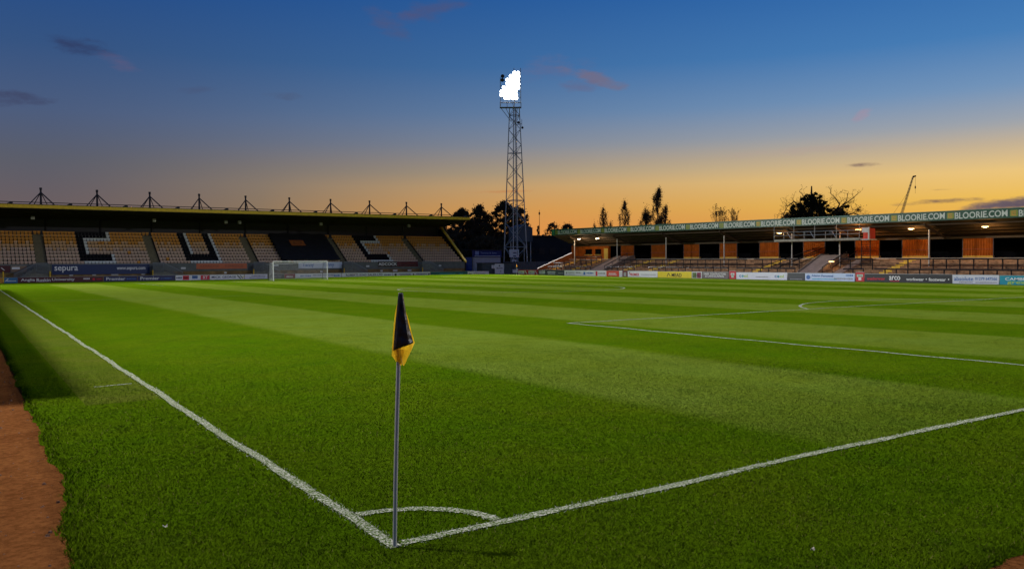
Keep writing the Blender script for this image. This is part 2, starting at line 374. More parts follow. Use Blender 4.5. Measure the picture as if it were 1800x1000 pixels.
def dirt_material():
    mt = bpy.data.materials.new('red_track_dirt'); mt.use_nodes = True; nt = mt.node_tree; N = nt.nodes; K = nt.links; p = N['Principled BSDF']
    g = N.new('ShaderNodeNewGeometry')
    def noise(sc, det=6, r=0.65):
        n = N.new('ShaderNodeTexNoise'); n.inputs['Scale'].default_value = sc; n.inputs['Detail'].default_value = det; n.inputs['Roughness'].default_value = r
        K.new(g.outputs['Position'], n.inputs['Vector']); return n.outputs[0]
    r = N.new('ShaderNodeValToRGB'); K.new(noise(1.3, 8, 0.7), r.inputs[0])
    r.color_ramp.elements[0].position = 0.3; r.color_ramp.elements[0].color = (0.135, 0.046, 0.014, 1)
    r.color_ramp.elements[1].position = 0.72; r.color_ramp.elements[1].color = (0.235, 0.088, 0.026, 1)
    r2_ = N.new('ShaderNodeValToRGB'); K.new(noise(16, 6, 0.7), r2_.inputs[0])
    r2_.color_ramp.elements[0].position = 0.30; r2_.color_ramp.elements[0].color = (0.45, 0.42, 0.4, 1)
    r2_.color_ramp.elements[1].position = 0.6; r2_.color_ramp.elements[1].color = (1.1, 1.1, 1.1, 1)
    mx = N.new('ShaderNodeMix'); mx.data_type = 'RGBA'; mx.blend_type = 'MULTIPLY'; mx.inputs['Factor'].default_value = 0.8
    K.new(r.outputs[0], mx.inputs[6]); K.new(r2_.outputs[0], mx.inputs[7]); K.new(mx.outputs[2], p.inputs['Base Color'])
    p.inputs['Roughness'].default_value = 1.0; p.inputs['Specular IOR Level'].default_value = 0.0
    b = N.new('ShaderNodeBump'); b.inputs['Strength'].default_value = 1.0; b.inputs['Distance'].default_value = 0.025
    ad = N.new('ShaderNodeMath'); K.new(noise(7, 8), ad.inputs[0]); K.new(noise(45, 5), ad.inputs[1]); K.new(ad.outputs[0], b.inputs['Height']); K.new(b.outputs[0], p.inputs['Normal'])
    return mt
dm = MB().add([(-9, -16, -0.045), (-1.3, -16, -0.045), (-1.3, 121, -0.045), (-9, 121, -0.045), (86, -16, -0.045), (86, -2.2, -0.045), (-1.3, -2.2, -0.045)], [(0, 1, 6, 2, 3), (1, 4, 5, 6)])
tag(dm.build('dirt_track', dirt_material()), kind='structure')

# painted lines: ribbons lying on the turf, ragged at the edges, grass showing through
def line_material():
    mt = bpy.data.materials.new('line_paint'); mt.use_nodes = True; nt = mt.node_tree; N = nt.nodes; K = nt.links; p = N['Principled BSDF']
    g = N.new('ShaderNodeNewGeometry')
    n = N.new('ShaderNodeTexNoise'); n.inputs['Scale'].default_value = 60; n.inputs['Detail'].default_value = 4; K.new(g.outputs['Position'], n.inputs['Vector'])
    r = N.new('ShaderNodeValToRGB'); K.new(n.outputs[0], r.inputs[0])
    r.color_ramp.elements[0].position = 0.44; r.color_ramp.elements[0].color = (0.06, 0.10, 0.01, 1)
    r.color_ramp.elements[1].position = 0.60; r.color_ramp.elements[1].color = (0.46, 0.45, 0.37, 1)
    df = N.new('ShaderNodeBsdfDiffuse'); K.new(r.outputs[0], df.inputs['Color']); K.new(df.outputs[0], N['Material Output'].inputs['Surface']); N.remove(p)
    return mt
M_line = line_material()
M_worn = mat('worn_line_paint', (0.15, 0.19, 0.06), 1.0, 0.4, 3, spec=0.0)
def ribbon(name, pts, w=0.12, closed=False, worn=False):
    vs = []; fs = []; n = len(pts)
    for i, (x, y) in enumerate(pts):
        a = pts[max(0, i-1)] if not closed else pts[i-1]; b = pts[min(n-1, i+1)] if not closed else pts[(i+1) % n]
        d = Vector((b[0]-a[0], b[1]-a[1])).normalized(); nx, ny = -d.y, d.x
        j1, j2 = random.uniform(-0.012, 0.012), random.uniform(-0.012, 0.012)
        for s_, j in ((1, j1), (-1, j2)):
            X, Y = x+nx*s_*(w/2+j), y+ny*s_*(w/2+j)
            vs.append((X, Y, gh(X, Y)+0.004*math.sin(X*1.7+Y*0.6)+0.004*math.sin(Y*2.3-X*0.8)+0.007))
    m_ = n if closed else n-1
    fs = [(2*i, 2*i+1, (2*i+3) % (2*n), (2*i+2) % (2*n)) for i in range(m_)]
    return tag(MB().add(vs, fs).build(name, M_worn if worn else M_line), kind='structure')
def seg(x0, y0, x1, y1, wob=0.0):
    ln = math.hypot(x1-x0, y1-y0); n = max(2, int(ln/0.09) if ln < 40 else int(ln/0.25))
    out = []
    for i in range(n+1):
        t = i/n; x, y = x0+(x1-x0)*t, y0+(y1-y0)*t; q = t*ln
        k = wob*(math.sin(q*0.9)+0.6*math.sin(q*2.3+1))
        out.append((x+k*(y1-y0)/ln, y-k*(x1-x0)/ln))
    return out
def arc(cx, cy, r, a0, a1, n=60, ry=None):
    ry = ry or r
    return [(cx+r*math.cos(a0+(a1-a0)*i/n), cy+ry*math.sin(a0+(a1-a0)*i/n)) for i in range(n+1)]
PA = W/2-20.16
ribbon('touchline', seg(0, -0.06, 0, L, 0.010), 0.10); ribbon('goal_line', seg(0.065, 0, W, 0, 0.010), 0.10)
ribbon('corner_arc', arc(0, 0, 0.93, math.radians(4), math.radians(86), 24, 0.80), 0.10)
ribbon('penalty_area_line', seg(PA, 0.07, PA, 16.5), 0.11); ribbon('penalty_area_line', seg(PA+0.06, 16.5, W-PA, 16.5), 0.11)
ribbon('penalty_area_line', seg(W-PA, 0.07, W-PA, 16.4), 0.11)
pa = math.asin(5.5/9.15); ribbon('penalty_arc', arc(W/2, 11, 9.15, pa, math.pi-pa, 80), 0.13)
ribbon('centre_circle', arc(W/2, L/2, 9.15, 0, 2*math.pi, 160)[:-1], 0.14, True)
ribbon('halfway_line', seg(0.07, L/2, W-0.07, L/2), worn=True); ribbon('touchline', seg(W, 0.07, W, L)); ribbon('goal_line', seg(0.07, L, W-0.07, L))
for x0 in (PA, W-PA): ribbon('penalty_area_line', seg(x0, L-16.5, x0, L-0.07))
ribbon('penalty_area_line', seg(PA+0.07, L-16.5, W-PA-0.07, L-16.5), worn=True)
ribbon('goal_area_line', seg(W/2-9.16, 0.07, W/2-9.16, 5.5)); ribbon('goal_area_line', seg(W/2-9.1, 5.5, W/2+9.16, 5.5))
ribbon('goal_area_line', seg(W/2-9.16, L-5.5, W/2-9.16, L-0.07)); ribbon('goal_area_line', seg(W/2-9.1, L-5.5, W/2+9.16, L-5.5))
ribbon('distance_mark', seg(-0.75, 9.99, -0.16, 10.06), 0.05)

# grass blades on the part of the turf near enough to see them
def near_lines(x, y):
    t = np.full(x.shape, 9.0)
    k = 0.010*(np.sin(y*0.9)+0.6*np.sin(y*2.3+1)); t = np.where(y > -0.06, np.minimum(t, np.abs(x-k)), t)
    k = 0.010*(np.sin(x*0.9)+0.6*np.sin(x*2.3+1)); t = np.where(x > -0.06, np.minimum(t, np.abs(y+k)), t)
    r = np.hypot(x/0.93, y/0.80)*0.865; t = np.where((x > 0) & (y > 0), np.minimum(t, np.abs(r-0.865)*1.05+0.012), t)
    t = np.where((y > 4), np.minimum(t, np.where((x > -0.75) & (x < -0.1), np.abs(y-10.03)+0.035, 9)), t)
    return t
def build_blades():
    n = 2400000
    # density falls with the square of the distance from where one stands at the corner
    dmin, dmax = 3.4, 32.0
    d = dmin*(dmax/dmin)**RNG.random(n); az = np.radians(RNG.uniform(-22, 118, n))
    x = CAM.x+d*np.sin(az); y = CAM.y+d*np.cos(az)
    ok = (x > -2.4) & (y > -2.9); x, y, d = x[ok], y[ok], d[ok]; n = len(x)
    le = np.vectorize(left_edge)(np.round(y, 2)); ne = np.vectorize(near_edge)(np.round(x, 2))
    ok = (x > le+0.0) & (y > ne+0.0) & (RNG.random(n) < np.clip((31-d)/22, 0, 1))
    x, y, d, le, ne = x[ok], y[ok], d[ok], le[ok], ne[ok]
    n = len(x)
    tl = near_lines(x, y)
    paint = ((tl+RNG.normal(0, 0.022, n)) < 0.050) & (RNG.random(n) < 0.74)
    edge = np.minimum(x-le, y-ne)
    h = (0.010+0.014*RNG.random(n)**1.5)*(1+1.3*np.exp(-edge/0.10))
    h *= 1-0.6*np.clip((d-8)/20, 0, 1)
    outside = (x < -0.1) | (y < -0.1); h[outside] *= 1.12
    wd = (0.0017+0.0013*RNG.random(n))*np.clip(d/5.0, 1, 3)
    a = RNG.random(n)*2*np.pi
    lean = h*(0.35+0.75*RNG.random(n)); la = RNG.random(n)*2*np.pi
    z = np.array([gh(p, q) for p, q in zip(x, y)])+0.004*np.sin(x*1.7+y*0.6)+0.004*np.sin(y*2.3-x*0.8)-0.002
    z -= 0.03*np.clip(1-edge/0.03, 0, 1)
    wx, wy = np.cos(a)*wd, np.sin(a)*wd
    V = np.empty((n, 3, 3))
    V[:, 0] = np.stack([x-wx, y-wy, z], 1); V[:, 1] = np.stack([x+wx, y+wy, z], 1)
    V[:, 2] = np.stack([x+np.cos(la)*lean, y+np.sin(la)*lean, z+h], 1)
    me = bpy.data.meshes.new('grass'); me.vertices.add(3*n); me.vertices.foreach_set('co', V.ravel())
    me.loops.add(3*n); me.loops.foreach_set('vertex_index', np.arange(3*n, dtype=np.int32))
    me.polygons.add(n); me.polygons.foreach_set('loop_start', np.arange(0, 3*n, 3, dtype=np.int32))
    me.update(calc_edges=True)
    tone = np.repeat(RNG.random(n), 3)
    dry = np.repeat((RNG.random(n) < 0.035).astype(float)*0.7*(~paint), 3)
    for nm, arr in (('tone', tone), ('paint', np.repeat(paint.astype(float)*(0.65+0.35*RNG.random(n)), 3)), ('dry', dry)):
        at = me.attributes.new(nm, 'FLOAT', 'POINT'); at.data.foreach_set('value', arr.astype(np.float32))
    me.materials.append(M_blade)
    o = bpy.data.objects.new('grass', me); COL.objects.link(o)
    tag(o, 'short mown green grass blades covering the pitch', 'grass', kind='stuff')
build_blades()

# pebbles and crumbs on the track
pm = MB()
for _ in range(1100):
    if random.random() < 0.8: x, y = random.uniform(-4.5, -1.85), random.uniform(-2, 14)
    else: x, y = random.uniform(1, 6), random.uniform(-5, -2.75)
    r = random.choice((0.005, 0.006, 0.008, 0.01, 0.01, 0.014, 0.022)); h = r*random.uniform(.5, .9)
    vs = [(x+r*math.cos(t)*random.uniform(.7, 1.2), y+r*math.sin(t)*random.uniform(.7, 1.2), -0.046) for t in np.linspace(0, 2*math.pi, 6)[:-1]]
    vs += [(x+r*.5*math.cos(t), y+r*.5*math.sin(t), -0.045+h) for t in np.linspace(.4, 2*math.pi+.4, 6)[:-1]]
    pm.add(vs, [(i, (i+1) % 5, 5+(i+1) % 5, 5+i) for i in range(5)]+[(5, 6, 7, 8, 9)])
tag(pm.build('gravel', mat('pebble', (0.17, 0.095, 0.06), 0.95, 0.5, 20, spec=0.05)), 'scattered small pebbles and crumbs on the red dirt track', 'gravel', kind='stuff')

# ------------------------------------------------------------------ corner flags
M_pole = mat('grey_plastic_pole', (0.55, 0.51, 0.48), 0.45, 0.08, 6, spec=0.5)
M_fblk = mat('black_flag_nylon', (0.010, 0.010, 0.013), 0.38, 0.3, 14, spec=0.5, bump=0.35, bscale=30)
M_fyel = mat('yellow_flag_nylon', (0.86, 0.50, 0.02), 0.5, 0.12, 9)
def see_through(mt, f):      # thin cloth lets light through
    nt = mt.node_tree; N = nt.nodes; K = nt.links; p = N['Principled BSDF']
    tr = N.new('ShaderNodeBsdfTranslucent'); mx = N.new('ShaderNodeMixShader'); mx.inputs[0].default_value = f
    K.new(p.inputs['Base Color'].links[0].from_socket, tr.inputs['Color']); K.new(p.outputs[0], mx.inputs[1]); K.new(tr.outputs[0], mx.inputs[2]); K.new(mx.outputs[0], N['Material Output'].inputs['Surface'])
see_through(M_fyel, 0.6)
def near_flag():
    t = empty('corner_flag', (0, 0, 0), 'black corner flag with yellow border hanging limp on a grey pole, in front', 'corner flag', 'corner flags')
    pole = MB()
    P = [(0.0, -0.035, -0.05), (0.012, -0.037, 0.45), (0.028, -0.038, 0.9), (0.046, -0.04, 1.35), (0.070, -0.04, 1.80)]
    for a, b in zip(P, P[1:]): pole.tube(a, b, 0.015, 0.015, 14, caps=False)
    pole.tube(P[-1], (0.071, -0.04, 1.815), 0.0165, 0.006, 14)
    pole.build('pole', M_pole, t, smooth=True)
    # the cloth hangs in folds; u to the right of the view, w towards the viewer
    c = Vector((0.05, -0.04, 0)); u = Vector((math.cos(YAW-0.21), -math.sin(YAW-0.21), 0)); w = Vector((u.y, -u.x, 0))
    if w.dot(Vector((CAM.x, CAM.y, 0))-c) < 0: w = -w
    def Q(px, py, dp):    # lay-out of the cloth in centimetres: right, up, out
        return c+u*(px/100)+w*(dp/100)+Vector((0, 0, py/100))
    rows = [  # height, [left .. right] offsets with depth of each fold
        (182.0, [(0.2, 1.2), (0.9, 2.3), (1.7, 2.4), (2.3, 1.9), (2.9, 1.1)]),
        (176.0, [(-0.7, 1.4), (0.3, 3.0), (1.5, 2.6), (2.8, 3.0), (3.8, 1.0)]),
        (168.0, [(-1.5, 1.6), (0.0, 3.6), (1.6, 2.6), (3.6, 3.6), (5.0, 0.8)]),
        (160.0, [(-2.6, 1.6), (-0.8, 4.0), (1.6, 2.8), (4.4, 4.0), (6.6, 0.7)]),
        (152.0, [(-3.4, 1.6), (-1.4, 4.3), (1.8, 2.9), (5.4, 4.4), (8.6, 0.6)]),
        (146.0, [(-3.9, 1.6), (-1.8, 4.5), (2.2, 3.1), (6.4, 4.6), (10.2, 0.6)]),
    ]
    vs = []; fs = []; nc = 17; 
    def interp(r, s):
        k = s*(len(r)-1); i = min(len(r)-2, int(k)); f = k-i; f = f*f*(3-2*f)*0.5+f*0.5
        return r[i][0]+(r[i+1][0]-r[i][0])*f, r[i][1]+(r[i+1][1]-r[i][1])*f
    nr = 24
    for j in range(nr+1):
        k = j/nr*(len(rows)-1); i = min(len(rows)-2, int(k)); f = k-i
        for q in range(nc):
            s = q/(nc-1)
            a = interp(rows[i][1], s); b = interp(rows[i+1][1], s)
            hgt = rows[i][0]+(rows[i+1][0]-rows[i][0])*f
            hgt -= (j/nr)**3*(1-s)*5.2                     # the lower edge rises to the right
            wr = 0.28*math.sin(j*0.55+q*0.9)+0.2*math.sin(j*1.1-q*0.5)
            vs.append(Q(a[0]+(b[0]-a[0])*f, hgt, a[1]+(b[1]-a[1])*f+wr*min(1, j/5)))
    for j in range(nr):
        for q in range(nc-1): fs.append((j*nc+q, j*nc+q+1, (j+1)*nc+q+1, (j+1)*nc+q))
    mb = MB(); mb.add(vs, fs)
    o = mb.build('flag', M_fblk, t, smooth=True); so = o.modifiers.new('thickness', 'SOLIDIFY'); so.thickness = 0.002
    # yellow border: down both edges and the folded lower hem
    y = MB()
    def strip(A, B):
        n_ = len(A); y.add(A+B, [(i, i+1, n_+i+1, n_+i) for i in range(n_-1)])
    right = [vs[j*nc+nc-1] for j in range(9, nr+1)]
    strip(right, [v+u*(0.002+0.008*min(1, i/4))+w*0.002-Vector((0, 0, 0.004)) for i, v in enumerate(right)])
    left = [vs[j*nc] for j in range(6, nr+1)]
    strip([v-u*(0.002+0.009*min(1, i/4))-w*0.004 for i, v in enumerate(left)], left)
    low = [vs[nr*nc+q] for q in range(nc)]
    tip = Q(2.9, 129.6, 3.6); tip2 = Q(-2.4, 133.8, 4.0)
    hem = []
    hem_pts = [tip2 + (Q(1.6, 131.2, 5.0)-tip2)*(s/5) for s in range(6)]+[Q(1.6, 131.2, 5.0)+(Q(3.2, 129.8, 3.4)-Q(1.6, 131.2, 5.0))*(s/4) for s in range(1, 5)]+[Q(3.2, 129.8, 3.4)+(low[-1]+u*0.008-Vector((0, 0, .004))-Q(3.2, 129.8, 3.4))*(s/7) for s in range(1, 8)]
    mid = [(a+b)/2+w*0.006*math.sin(i/16*math.pi*3) for i, (a, b) in enumerate(zip(low, hem_pts))]
    strip(low, mid); strip(mid, hem_pts)
    back = [Q(-5.2, 137.0, -0.5), Q(-4.9, 141.5, 0.0), Q(-3.6, 146.0, 0.4)]; bl = [Q(-1.5, 131.8, 1.0), Q(-1.5, 138, 1.5), Q(-1.5, 146, 1.2)]
    strip(back, bl); strip([Q(-1.5, 131.8, 1.0), Q(1.4, 129.8, 1.6)], [Q(-1.0, 142, 1.2), Q(4, 142, 1.2)])
    y.build('border', M_fyel, t, smooth=True)
near_flag()
def far_flag(x, y, label):
    z = gh(x, y)
    t = empty('corner_flag', (x, y, z), label, 'corner flag', 'corner flags')
    MB().tube((x, y, z-0.05), (x, y, z+1.7), 0.02, 0.02, 8).build('pole', M_white, t)
    f = MB(); n = 6
    for k in range(n):
        a0, a1 = k/n, (k+1)/n
        f.add([(x+0.2*a0, y-0.05*math.sin(a0*5), z+1.68-0.25*a0), (x+0.2*a1, y-0.05*math.sin(a1*5), z+1.68-0.25*a1),
               (x+0.16*a1, y-0.06*math.sin(a1*5), z+1.25-0.12*a1), (x+0.16*a0, y-0.06*math.sin(a0*5), z+1.25-0.12*a0)], [(0, 1, 2, 3)])
    o = f.build('flag', M_fyel, t); so = o.modifiers.new('thickness', 'SOLIDIFY'); so.thickness = 0.01
far_flag(W, L, 'small yellow corner flag at the far corner below the floodlight pylon')

# ------------------------------------------------------------------ far goal
def goal():
    x0, x1, y = W/2-3.66, W/2+3.66, L
    t = empty('goal', (W/2, y, 0), 'white football goal with net in front of the seated stand', 'goal')
    for x in (x0, x1): MB().tube((x, y, gh(x, y)-0.05), (x, y, 2.5), 0.06, 0.06, 10).build('post', M_white, t)
    MB().tube((x0, y, 2.5), (x1, y, 2.5), 0.06, 0.06, 10).build('crossbar', M_white, t)
    M_net = mat('net_cord', (0.42, 0.42, 0.42), 0.8, 0.1, 5)
    for x in (x0-0.05, x1+0.05):
        MB().tube((x, y+2.0, -0.05), (x, y+1.6, 2.45), 0.03, 0.03, 8).build('net_support', M_dsteel, t)
    n = MB(); r = 0.0055
    def q(a, b): n.tube(a, b, r, r, 3, caps=False)
    def back(x, s):    # s 0..1 along the roof then down the back
        if s < 0.36:
            k = s/0.36; sag = 0.16*math.sin(k*math.pi)+0.22*k*(0.35+0.65*abs(math.sin((x-x0)/(x1-x0)*2*math.pi)))
            return (x, y+1.6*k, 2.46-sag)
        k = (s-0.36)/0.64; top = 2.46-0.22*(0.35+0.65*abs(math.sin((x-x0)/(x1-x0)*2*math.pi)))
        return (x, y+1.6+0.4*k, top*(1-k)+0.01)
    xs = np.linspace(x0, x1, 49); ss = np.linspace(0, 1, 26)
    for x in xs:
        for a, b in zip(ss[::2], ss[2::2]): q(back(x, a), back(x, b))
    for s_ in ss[1:]:
        for a, b in zip(xs[::4], xs[4::4]): q(back(a, s_), back(b, s_))
    for x in (x0, x1):
        for k in range(1, 13): q((x, y+0.13*k, 0), (x, y+0.13*k, 2.42-0.02*k))
        for z in np.linspace(0.1, 2.3, 16): q((x, y, z), (x, y+1.95-z*0.15, z))
    n.build('net', M_net, t)
goal()

# ------------------------------------------------------------------ south stand (seats, behind the far goal)
SX0, SX1 = -2.8, 71.6
def south_stand():
    t = empty('seated_stand', (34.4, 121, 0), 'covered seated stand with amber seats, black seat letters and roof masts', 'stand')
    ROWS = 10; RD, RR = 0.78, 0.478; Y0, Z0 = 121.75, 2.05
    # stepped tiers
    for r in range(ROWS):
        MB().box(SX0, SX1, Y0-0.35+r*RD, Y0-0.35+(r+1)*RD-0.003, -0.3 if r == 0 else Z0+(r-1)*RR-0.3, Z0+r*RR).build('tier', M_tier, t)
    aisles = [6.08, 20.38, 34.62, 49.12, 63.3]
    M_aisle = mat('aisle_concrete', (0.15, 0.13, 0.075), 0.95, 0.25, 3)
    for a in aisles:
        m_ = MB()
        for r in range(ROWS):
            m_.box(a-0.62, a+0.62, Y0-0.37+r*RD, Y0-0.374+r*RD+RD, Z0+r*RR-RR, Z0+r*RR+0.05)
            m_.box(a-0.62, a+0.62, Y0-0.35+r*RD+RD/2, Y0-0.35+r*RD+RD-0.004, Z0+r*RR+0.05, Z0+r*RR+RR/2)
        m_.build('aisle_stair', M_aisle, t)
    # seats
    M_amb = mat('amber_seat', (0.60, 0.26, 0.035), 0.6, 0.12, 0.6)
    M_mid = mat('sun_bleached_amber_seat', (0.60, 0.36, 0.17), 0.6, 0.12, 0.6)
    M_pal = mat('faded_pink_seat', (0.56, 0.39, 0.28), 0.65, 0.12, 0.6)
    M_blk = mat('black_seat', (0.006, 0.006, 0.009), 0.7, 0.2, 0.6, spec=0.15)
    M_wht = mat('white_seat', (0.62, 0.64, 0.62), 0.5, 0.08, 0.6)
    def seat_mb():
        s = MB(); w = 0.222; v = 0.155
        s.add([(-v, 0.30, 0.42), (v, 0.30, 0.42), (w, 0.36, 0.80), (-w, 0.36, 0.80), (-v, 0.34, 0.42), (v, 0.34, 0.42), (w, 0.40, 0.80), (-w, 0.40, 0.80)],
              [(0, 1, 2, 3), (5, 4, 7, 6), (3, 2, 6, 7), (1, 5, 6, 2), (4, 0, 3, 7), (0, 4, 5, 1)])
        s.add([(-v, 0.16, 0.60), (v, 0.16, 0.60), (v, 0.28, 0.36), (-v, 0.28, 0.36), (-v, 0.20, 0.62), (v, 0.20, 0.62), (v, 0.31, 0.40), (-v, 0.31, 0.40)],
              [(3, 2, 1, 0), (4, 5, 6, 7), (0, 1, 5, 4), (1, 2, 6, 5), (2, 3, 7, 6), (3, 0, 4, 7)])
        s.box(-0.03, 0.03, 0.28, 0.36, 0.05, 0.40)
        return s
    protos = {k: seat_mb().mesh('seat', k) for k in (M_amb, M_mid, M_pal, M_blk, M_wht)}
    blocks = [(SX0+0.3, aisles[0]-0.66, None)]+[(a+0.66, b-0.66, l) for a, b, l in zip(aisles, aisles[1:], ('C', 'U', 'F', 'C'))]+[(aisles[4]+0.66, SX1-0.25, None)]
    def letter(l, c, r):
        # columns counted from the letter's own first column; rows 0..9 from the front
        if l == 'C':
            blk = (0 <= c <= 1 and 1 <= r <= 9) or (0 <= c <= 8 and r in (1, 2)) or (0 <= c <= 8 and r in (8, 9))
            wht = (c == 2 and 3 <= r <= 7) or (r == 7 and 2 <= c <= 9) or (c == 9 and r in (1, 2, 8, 9)) or (r == 0 and 1 <= c <= 9)
        elif l == 'U':
            blk = (0 <= c <= 1 or 8 <= c <= 9) and 1 <= r <= 9 or (0 <= c <= 9 and r in (1, 2))
            wht = (c == 2 or c == 10) and 3 <= r <= 9 or (c == 10 and r in (1, 2)) or (r == 0 and 1 <= c <= 10)
        else:
            blk = (0 <= c <= 1 and 0 <= r <= 9) or (0 <= c <= 8 and r in (8, 9)) or (0 <= c <= 6 and r in (4, 5))
            wht = (c == 9 and r in (8, 9)) or (r == 7 and 2 <= c <= 9)
        return 'k' if blk else 'w' if wht else None
    allseats = []
    for x0, x1, l in blocks:
        n = int((x1-x0)/0.447)
        for c in range(n):
            x = x0+(c+0.5)*(x1-x0)/n
            for r in range(ROWS):
                k = letter(l, c-9 if l == 'C' and x0 < 10 else c-8, r) if l else None
                if k == 'k': mt = M_blk
                elif k == 'w': mt = M_wht
                else:
                    q = r+random.gauss(0, 0.30)
                    mt = M_amb if q > 6.0 else M_mid if q > 4.2 else M_pal
                    if random.random() < 0.012: mt = M_amb
                allseats.append((x, Y0-0.35+r*RD, Z0+r*RR-0.06, mt))
    for a in aisles:                       # a couple of seats close off the top of each aisle
        for dx in (-0.25, 0.25): allseats.append((a+dx, Y0-0.35+ROWS*RD-0.1, Z0+(ROWS-1)*RR, M_amb))
    allseats.sort(key=lambda s: (s[0]-CAM.x)**2+(s[1]-CAM.y)**2)
    for x, y, z, mt in allseats[:300]: place('seat', protos[mt], t, (x, y, z))
    rest = MB(); mats = [M_amb, M_mid, M_pal, M_blk, M_wht]; sm = seat_mb()
    for x, y, z, mt in allseats[300:]:
        rest.add([(v[0]+x, v[1]+y, v[2]+z) for v in sm.v], sm.f, mats.index(mt))
    o = rest.build('seat_rows', mats, t); o['kind'] = 'stuff'
    # front wall: painted concrete above a yellow brick plinth
    MB().box(SX0, SX1, 121.0, 121.35, 1.25, 2.42).build('front_wall', mat('grey_green_wall', (0.13, 0.14, 0.13), 0.9, 0.2, 1.5, dirt=(0.07, 0.075, 0.065), dirt_amt=0.5), t)
    MB().box(SX0, SX1, 121.05, 121.35, -0.3, 1.247).build('plinth', mat('tan_brick_plinth', (0.22, 0.14, 0.05), 0.9, 0.5, 1.2, dirt=(0.08, 0.05, 0.03), dirt_amt=0.6), t)
    M_notice = mat('white_notice', (0.6, 0.6, 0.58), 0.6, 0.1, 5)
    for x, z, w in ((9.5, 0.92, 0.45), (12.3, 0.95, 0.45), (14.9, 0.95, 0.9), (18.6, 0.95, 0.5), (20.0, 1.0, 0.5), (24.0, 1.7, 0.65), (30.0, 0.95, 0.35), (37.6, 2.0, 0.9), (45.0, 0.95, 0.4), (53.0, 1.75, 0.55), (55.5, 0.95, 0.4), (58.0, 0.98, 0.8), (60.7, 0.98, 0.7), (66.6, 1.75, 0.5)):
        y = 120.99 if z > 1.3 else 121.04
        MB().box(x-w/2, x+w/2, y-0.02, y, z-0.13, z+0.13).build('notice', M_notice, t)
    # stairs from the aisles down to the track, with barred railings
    M_rl = mat('grey_railing', (0.26, 0.28, 0.29), 0.5, 0.15, 3, 0.3)
    for i, a in enumerate(aisles):
        s = -1 if i == 0 else 1
        f = MB(); n = 8
        for k in range(n):
            xa = a+s*(0.7+k*0.32); xb = xa+s*0.32; f.box(min(xa, xb), max(xa, xb), 119.9, 120.97, -0.3, 2.0-k*0.22)
        f.box(a-0.7, a+0.7, 119.9, 120.97, -0.3, 2.05)
        f.build('stair_flight', mat('stair_concrete', (0.16, 0.16, 0.13), 0.9, 0.3, 3), t)
        r = MB(); yy = 119.84
        for k in range(13):
            x = a-0.7+1.4*k/12; r.bar((x, yy, 1.1), (x, yy, 2.5), 0.035)
        r.bar((a-0.72, yy, 2.5), (a+0.72, yy, 2.5), 0.05)
        for k in range(20):
            q = k/19; x = a+s*(0.75+2.55*q); z = 2.5-1.35*q; r.bar((x, yy, z-1.05), (x, yy, z), 0.035)
        r.bar((a+s*0.72, yy, 2.52), (a+s*3.3, yy, 1.14), 0.06)
        r.build('railing', M_rl, t)
        p_ = MB(); x = a-s*0.78; p_.bar((x, 119.7, 0.1), (x, 119.7, 1.45), 0.12); p_.build('gate_post', M_yel, t)
    MB().bar((1.55, 119.4, -0.1), (1.55, 119.4, 1.45), 0.12).build('gate_post', M_yel, t)
    # roof
    zf = 10.30
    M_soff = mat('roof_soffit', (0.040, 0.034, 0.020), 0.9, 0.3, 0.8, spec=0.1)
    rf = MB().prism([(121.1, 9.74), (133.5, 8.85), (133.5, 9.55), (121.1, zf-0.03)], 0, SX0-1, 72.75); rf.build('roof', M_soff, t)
    MB().box(SX0-1.05, 72.8, 121.02, 121.097, 9.86, zf).build('fascia', M_yel, t)
    MB().box(SX0-1.05, 72.8, 121.0, 121.25, zf+0.003, zf+0.09).build('gutter', mat('dark_gutter', (0.06, 0.05, 0.03), 0.6, 0.2, 2), t)
    for k in range(1, 7):
        y = 121.1+k*1.75; z = 9.72-(y-121.1)*0.0702
        MB().box(SX0-0.9, 72.6, y-0.06, y+0.06, z-0.14, z-0.003).build('purlin', M_soff, t)
    MB().box(SX0, SX1+0.3, 131.0, 131.25, -0.3, 8.98).build('back_wall', M_black, t)
    MB().box(SX0, SX1, 129.15, 130.99, -0.3, 6.55).build('rear_walkway', M_conc, t)
    for k in range(11):
        x = 0.2+7.13*k
        MB().bar((x, 130.9, 6.5), (x, 130.9, 8.95), 0.22).build('column', M_dsteel, t)
    M_spk = mat('pale_grey_speaker', (0.32, 0.32, 0.28), 0.6, 0.1, 4)
    for x in (5.4, 21.0, 31.4, 33.5, 46.8, 63.0):
        MB().prism([(125.5, 8.60), (125.9, 8.55), (126.1, 8.95), (125.6, 9.05)], 0, x-0.22, x+0.22).build('loudspeaker', M_spk, t)
        MB().bar((x, 125.8, 9.0), (x, 125.8, 9.38), 0.05).build('speaker_bracket', M_dsteel, t)
    # raking beam and glazed wing at the open end
    M_wing = mat('dark_glass_wing', (0.01, 0.012, 0.016), 0.2, 0.1, 1)
    MB().prism([(120.9, 2.25), (120.9, 2.55), (129.7, 8.95), (129.7, 8.6)], 0, 71.62, 71.96).build('raking_beam', M_yel, t)
    MB().prism([(121.0, -0.3), (121.0, 2.25), (129.6, 8.5), (130.95, 8.5), (130.95, -0.3)], 0, 71.70, 71.85).build('end_wall', M_wing, t)
    MB().bar((71.8, 130.2, 8.5), (71.8, 130.2, 9.0), 0.3).build('column', mat('sky_glow_orange', (0.35, 0.12, 0.04), 0.7, 0.1, 2), t)  # stub added where sky shows in the gap; its orange is that glow
